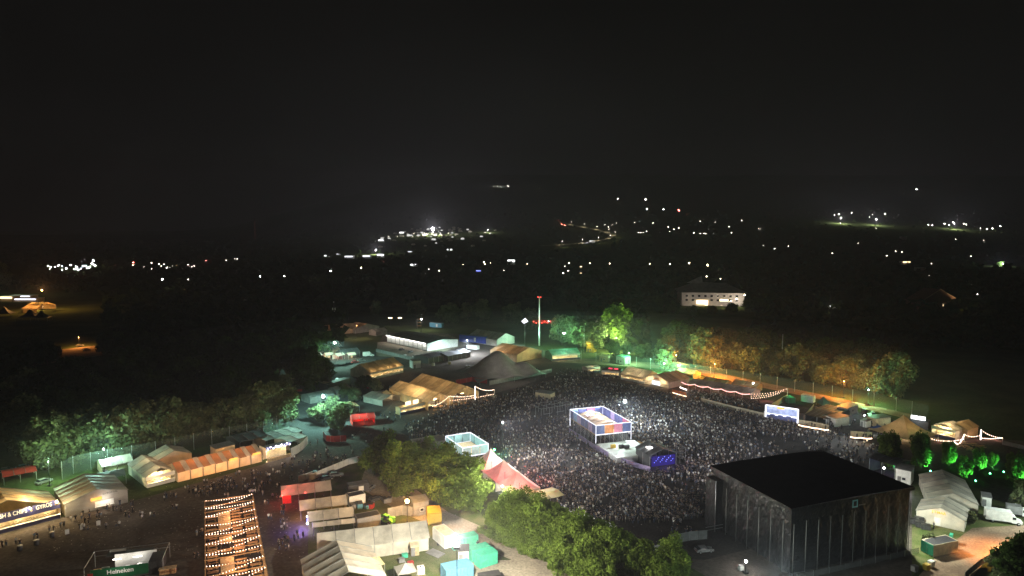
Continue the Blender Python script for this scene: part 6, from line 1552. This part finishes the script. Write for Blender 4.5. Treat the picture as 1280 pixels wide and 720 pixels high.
# hill road lit along its bend
m = MB(); pts = [on_land(*q) for q in ((700, 279), (712, 283), (728, 286), (744, 289), (758, 293), (766, 297), (760, 301), (745, 304), (725, 307), (700, 309), (675, 310))]
vs = []; fs = []
for i, p in enumerate(pts):
    d = (pts[min(i + 1, len(pts) - 1)] - pts[max(i - 1, 0)]); d.z = 0; d.normalize(); n_ = Vector((-d.y, d.x, 0)) * 9
    vs += [tuple(p + n_ + Vector((0, 0, 6))), tuple(p - n_ + Vector((0, 0, 6)))]
    if i: fs.append((2 * i - 2, 2 * i - 1, 2 * i + 1, 2 * i))
m.add(vs, fs); o = m.build('hill_road', M['gravel']); o['kind'] = 'structure'
for i, p in enumerate(pts[1:-1]):
    t = thing('street_lamp', 'dim street lamp along the bending hill road', 'street lamp', p + Vector((6, -6, 4)), 0, 'lamps of the hill road')
    MB().tube([(0, 0, 0), (0, 0, 12)], .15, 5).build('pole', M['dsteel'], t); b = MB().ball((0, 0, 12.2), .45).build('lamp', M['e_fardim'], t); lamp_light(b, (0, 0, 11), (1, .9, .6), 9000, .5)
# field roads lit on the ridge
for (a, b, l) in (((1040, 280), (1062, 279), 0), ((1080, 282), (1110, 279), 0), ((1180, 287), (1205, 290), 0)):
    p = on_land((a[0] + b[0]) / 2, a[1]); t = thing('street_lamp', ['lamp pooling light on the ridge field near the village string', 'second lamp pooling light on the ridge field', 'lamp pooling light below the village string'][(a[0] > 1070) + (a[0] > 1170)], 'street lamp', p)
    MB().tube([(0, 0, 0), (0, 0, 22)], .3, 5).build('pole', M['dsteel'], t); lp = MB().ball((0, 0, 22), 1.1).build('lamp', M['e_far'], t); lamp_light(lp, (0, 0, 20), (1, .98, .9), 160000, 1)
p = on_land(1240, 336); car('far car with bright headlights lighting the valley road', p + Vector((0, 0, .1)), 3.6, 'greyp')
t = thing('street_lamp', 'twin white road lights on the lit stretch of valley road', 'street lamp', on_land(1252, 333)); MB().tube([(0, 0, 0), (0, 0, 5)], .15, 5).build('pole', M['dsteel'], t)
for k in (0, 1): MB().ball((2.6 * k, 0, 5), .6).build('lamp', M['e_far'], t)
lamp_light(t, (-6, -6, 5), (.9, .95, 1), 30000, .5)
# long pale building
A, B = at(852, 382), at(930, 383); O, rz, w3 = frame2(A, B); hh = 13.0
t = thing('long_building', 'long pale two storey building under a broad grey hip roof', 'building', O, rz)
MB().box((w3 / 2, 17, hh / 2), (w3, 34, hh)).build('wall', M['plaster'], t)
MB().add([(-3, -3, hh), (w3 + 3, -3, hh), (w3 + 3, 37, hh), (-3, 37, hh), (w3 * .25, 17, hh + 9), (w3 * .75, 17, hh + 8)], [(0, 1, 5, 4), (1, 2, 5), (2, 3, 4, 5), (3, 0, 4)]).build('roof', M['roofmetal'], t)
MB().add([(w3 * .1, 12, hh + 8), (w3 * .36, 17, hh + 15), (w3 * .36, 10, hh + 8), (w3 * .12, 18, hh + 8)], [(0, 1, 2), (0, 1, 3), (0, 2, 3), (1, 2, 3)]).build('roof_peak', M['roofmetal'], t)
for row_, z in ((0, 9.6), (1, 5.6)):
    for k in range(9):
        if row_ and 2 <= k <= 3: continue
        x = w3 * (.08 + .1 * k)
        lit = row_ == 1 and k == 6
        f = MB().box((x, -.1, z), (2.2 if not lit else 8, .2, 2.0)).build('window', M['e_window'] if lit else M['glass'], t)
        MB().box((x, -.26, z - 1.1), (2.5 if not lit else 8.2, .3, .2)).build('sill', M['white'], f)
MB().box((w3 * .33, -2.2, 6.8), (14, 4.4, .4)).build('porch_roof', M['white'], t)
MB().box((w3 * .33, -.12, 3), (11, .2, 5)).build('entrance', M['e_window'], t)
MB().box((w3 * .2, -1, .8), (w3 * .34, 1.2, 1.6)).build('terrace_wall', M['plaster'], t)
lamp_light(t, (w3 * .33, -6, 4), WARM, 700, .5); lamp_light(t, (w3 * .6, -16, 8), (1, .85, .7), 1300, .5); lamp_light(t, (w3 * .15, -16, 8), (1, .85, .75), 800, .5); lamp_light(t, (w3 * .9, -9, 6), (1, .85, .7), 1600, .5)
for px, py, h in ((842, 392, 14), (866, 396, 11), (890, 394, 9), (915, 392, 10), (938, 390, 15), (950, 394, 17), (830, 394, 17)):
    tree('dark', at(px, py), h, 'dark tree standing on the slope before the long pale building', 'trees before the long building')
# dark house with warm windows
A, B = at(1150, 388), at(1196, 386); O, rz, w4 = frame2(A, B)
t = thing('gabled_house', 'dark gabled house with glowing porch in the eastern valley', 'house', O, rz)
MB().box((w4 / 2, 8, 4), (w4, 16, 8)).build('wall', M['tile'], t)
MB().prism([(-1, 8.02), (w4 + 1, 8.02), (w4 * .5, 19)], -1, 17).build('roof', M['tile'], t)
for s in (-1, 1): MB().bar((w4 * .5, -1.2, 19), (w4 * .5 + s * (w4 * .5 + 1), -1.2, 8), .35).build('gable_trim', M['ply'], t)
for k in range(2): MB().box((w4 * (.68 + .22 * k), -.15, 3.6), (6, .2, 2.6)).build('window', M['e_window'], t)
lamp_light(t, (w4 * .8, -4, 5), (1, .7, .4), 1500)
for k, (px, py, l) in enumerate(((1133, 331, 'small far house with warm lit front'), (1152, 339, 'small dim far house below the warm one'), (1044, 389, 'small white far shed beside a lone lamp'), (1130, 300, 'low far house roof in the eastern valley'))):
    far_block(px, py, 9 if k < 2 else 6, 3.5, 'plaster', l, 'e_window' if k == 0 else None, 'far_house')
    if k == 2: q = on_land(px, py); s = thing('street_lamp', 'lone lamp over the small white far shed', 'street lamp', q + Vector((-9, -9, 0))); MB().tube([(0, 0, 0), (0, 0, 6)], .1, 5).build('pole', M['dsteel'], s); lamp_light(s, (0, -1, 6), WHITE, 1200)
p = at(726, 352); t = thing('lattice_mast', 'slim lattice mast with pale lights over the fields', 'mast', p); MB().tube([(0, 0, 0), (0, 0, 22)], .4, 5).build('shaft', M['dsteel'], t)
for z in (12, 15, 18, 21): MB().box((0, -.5, z), (2.6, .4, .5 + .8 * (z % 2))).build('panel_lamp', M['e_window'] if z in (12, 21) else M['steel'], t)
p = on_land(319, 306); t = thing('radio_mast', 'thin faint red glowing radio mast on the western skyline', 'mast', on_land(319, 300)); p = t.location; Lm = .03 * p.length; MB().tube([(0, 0, 0), (0, 0, Lm)], .5, 5).build('shaft', emit('dim_red_glow', (.5, .12, .08), .06), t)  # red light put into the shaft itself as emission
# canopy roof by the dark road
t = marquee('long thin lit canopy roof before the tallest tree of the treeline', (722, 415), (760, 416), 8, 6, 8, 'x', 'tent', None, '', 3, (WHITE, 900, 'e_tubew'), name='open_canopy', cat='canopy')

# ------------------------------------------------------------------ air
hm_ = MB().box((0, 3650, 330), (15400, 7700, 666)); hz = bpy.data.materials.new('haze_air'); hz.use_nodes = True; t_ = hz.node_tree; t_.nodes.clear()
ou = t_.nodes.new('ShaderNodeOutputMaterial'); pv = t_.nodes.new('ShaderNodeVolumePrincipled'); pv.inputs['Color'].default_value = (.8, .79, .95, 1); pv.inputs['Density'].default_value = HAZE
t_.links.new(pv.outputs[0], ou.inputs['Volume'])
h_ = hm_.build('haze', hz); h_['kind'] = 'stuff'; h_['label'] = 'thin night haze hanging over the festival valley'

sm_ = MB().ball((20, 305, -2), 1, 0, 48, 24); sm_.v = [((x - 20) * 290 + 10, (y - 305) * 230 + 300, max(.06, (z + 2) * 27)) for x, y, z in sm_.v]  # stage smoke widened into a dome, added to veil and carry lamp glow
sz_ = bpy.data.materials.new('arena_smoke'); sz_.use_nodes = True; t_ = sz_.node_tree; t_.nodes.clear()
ou = t_.nodes.new('ShaderNodeOutputMaterial'); pv = t_.nodes.new('ShaderNodeVolumePrincipled'); pv.inputs['Color'].default_value = (.85, .85, .92, 1); pv.inputs['Density'].default_value = .0004
t_.links.new(pv.outputs[0], ou.inputs['Volume'])
s_ = sm_.build('smoke', sz_); s_['kind'] = 'stuff'; s_['label'] = 'thin stage smoke spread as an added glow veil over arena and tents'
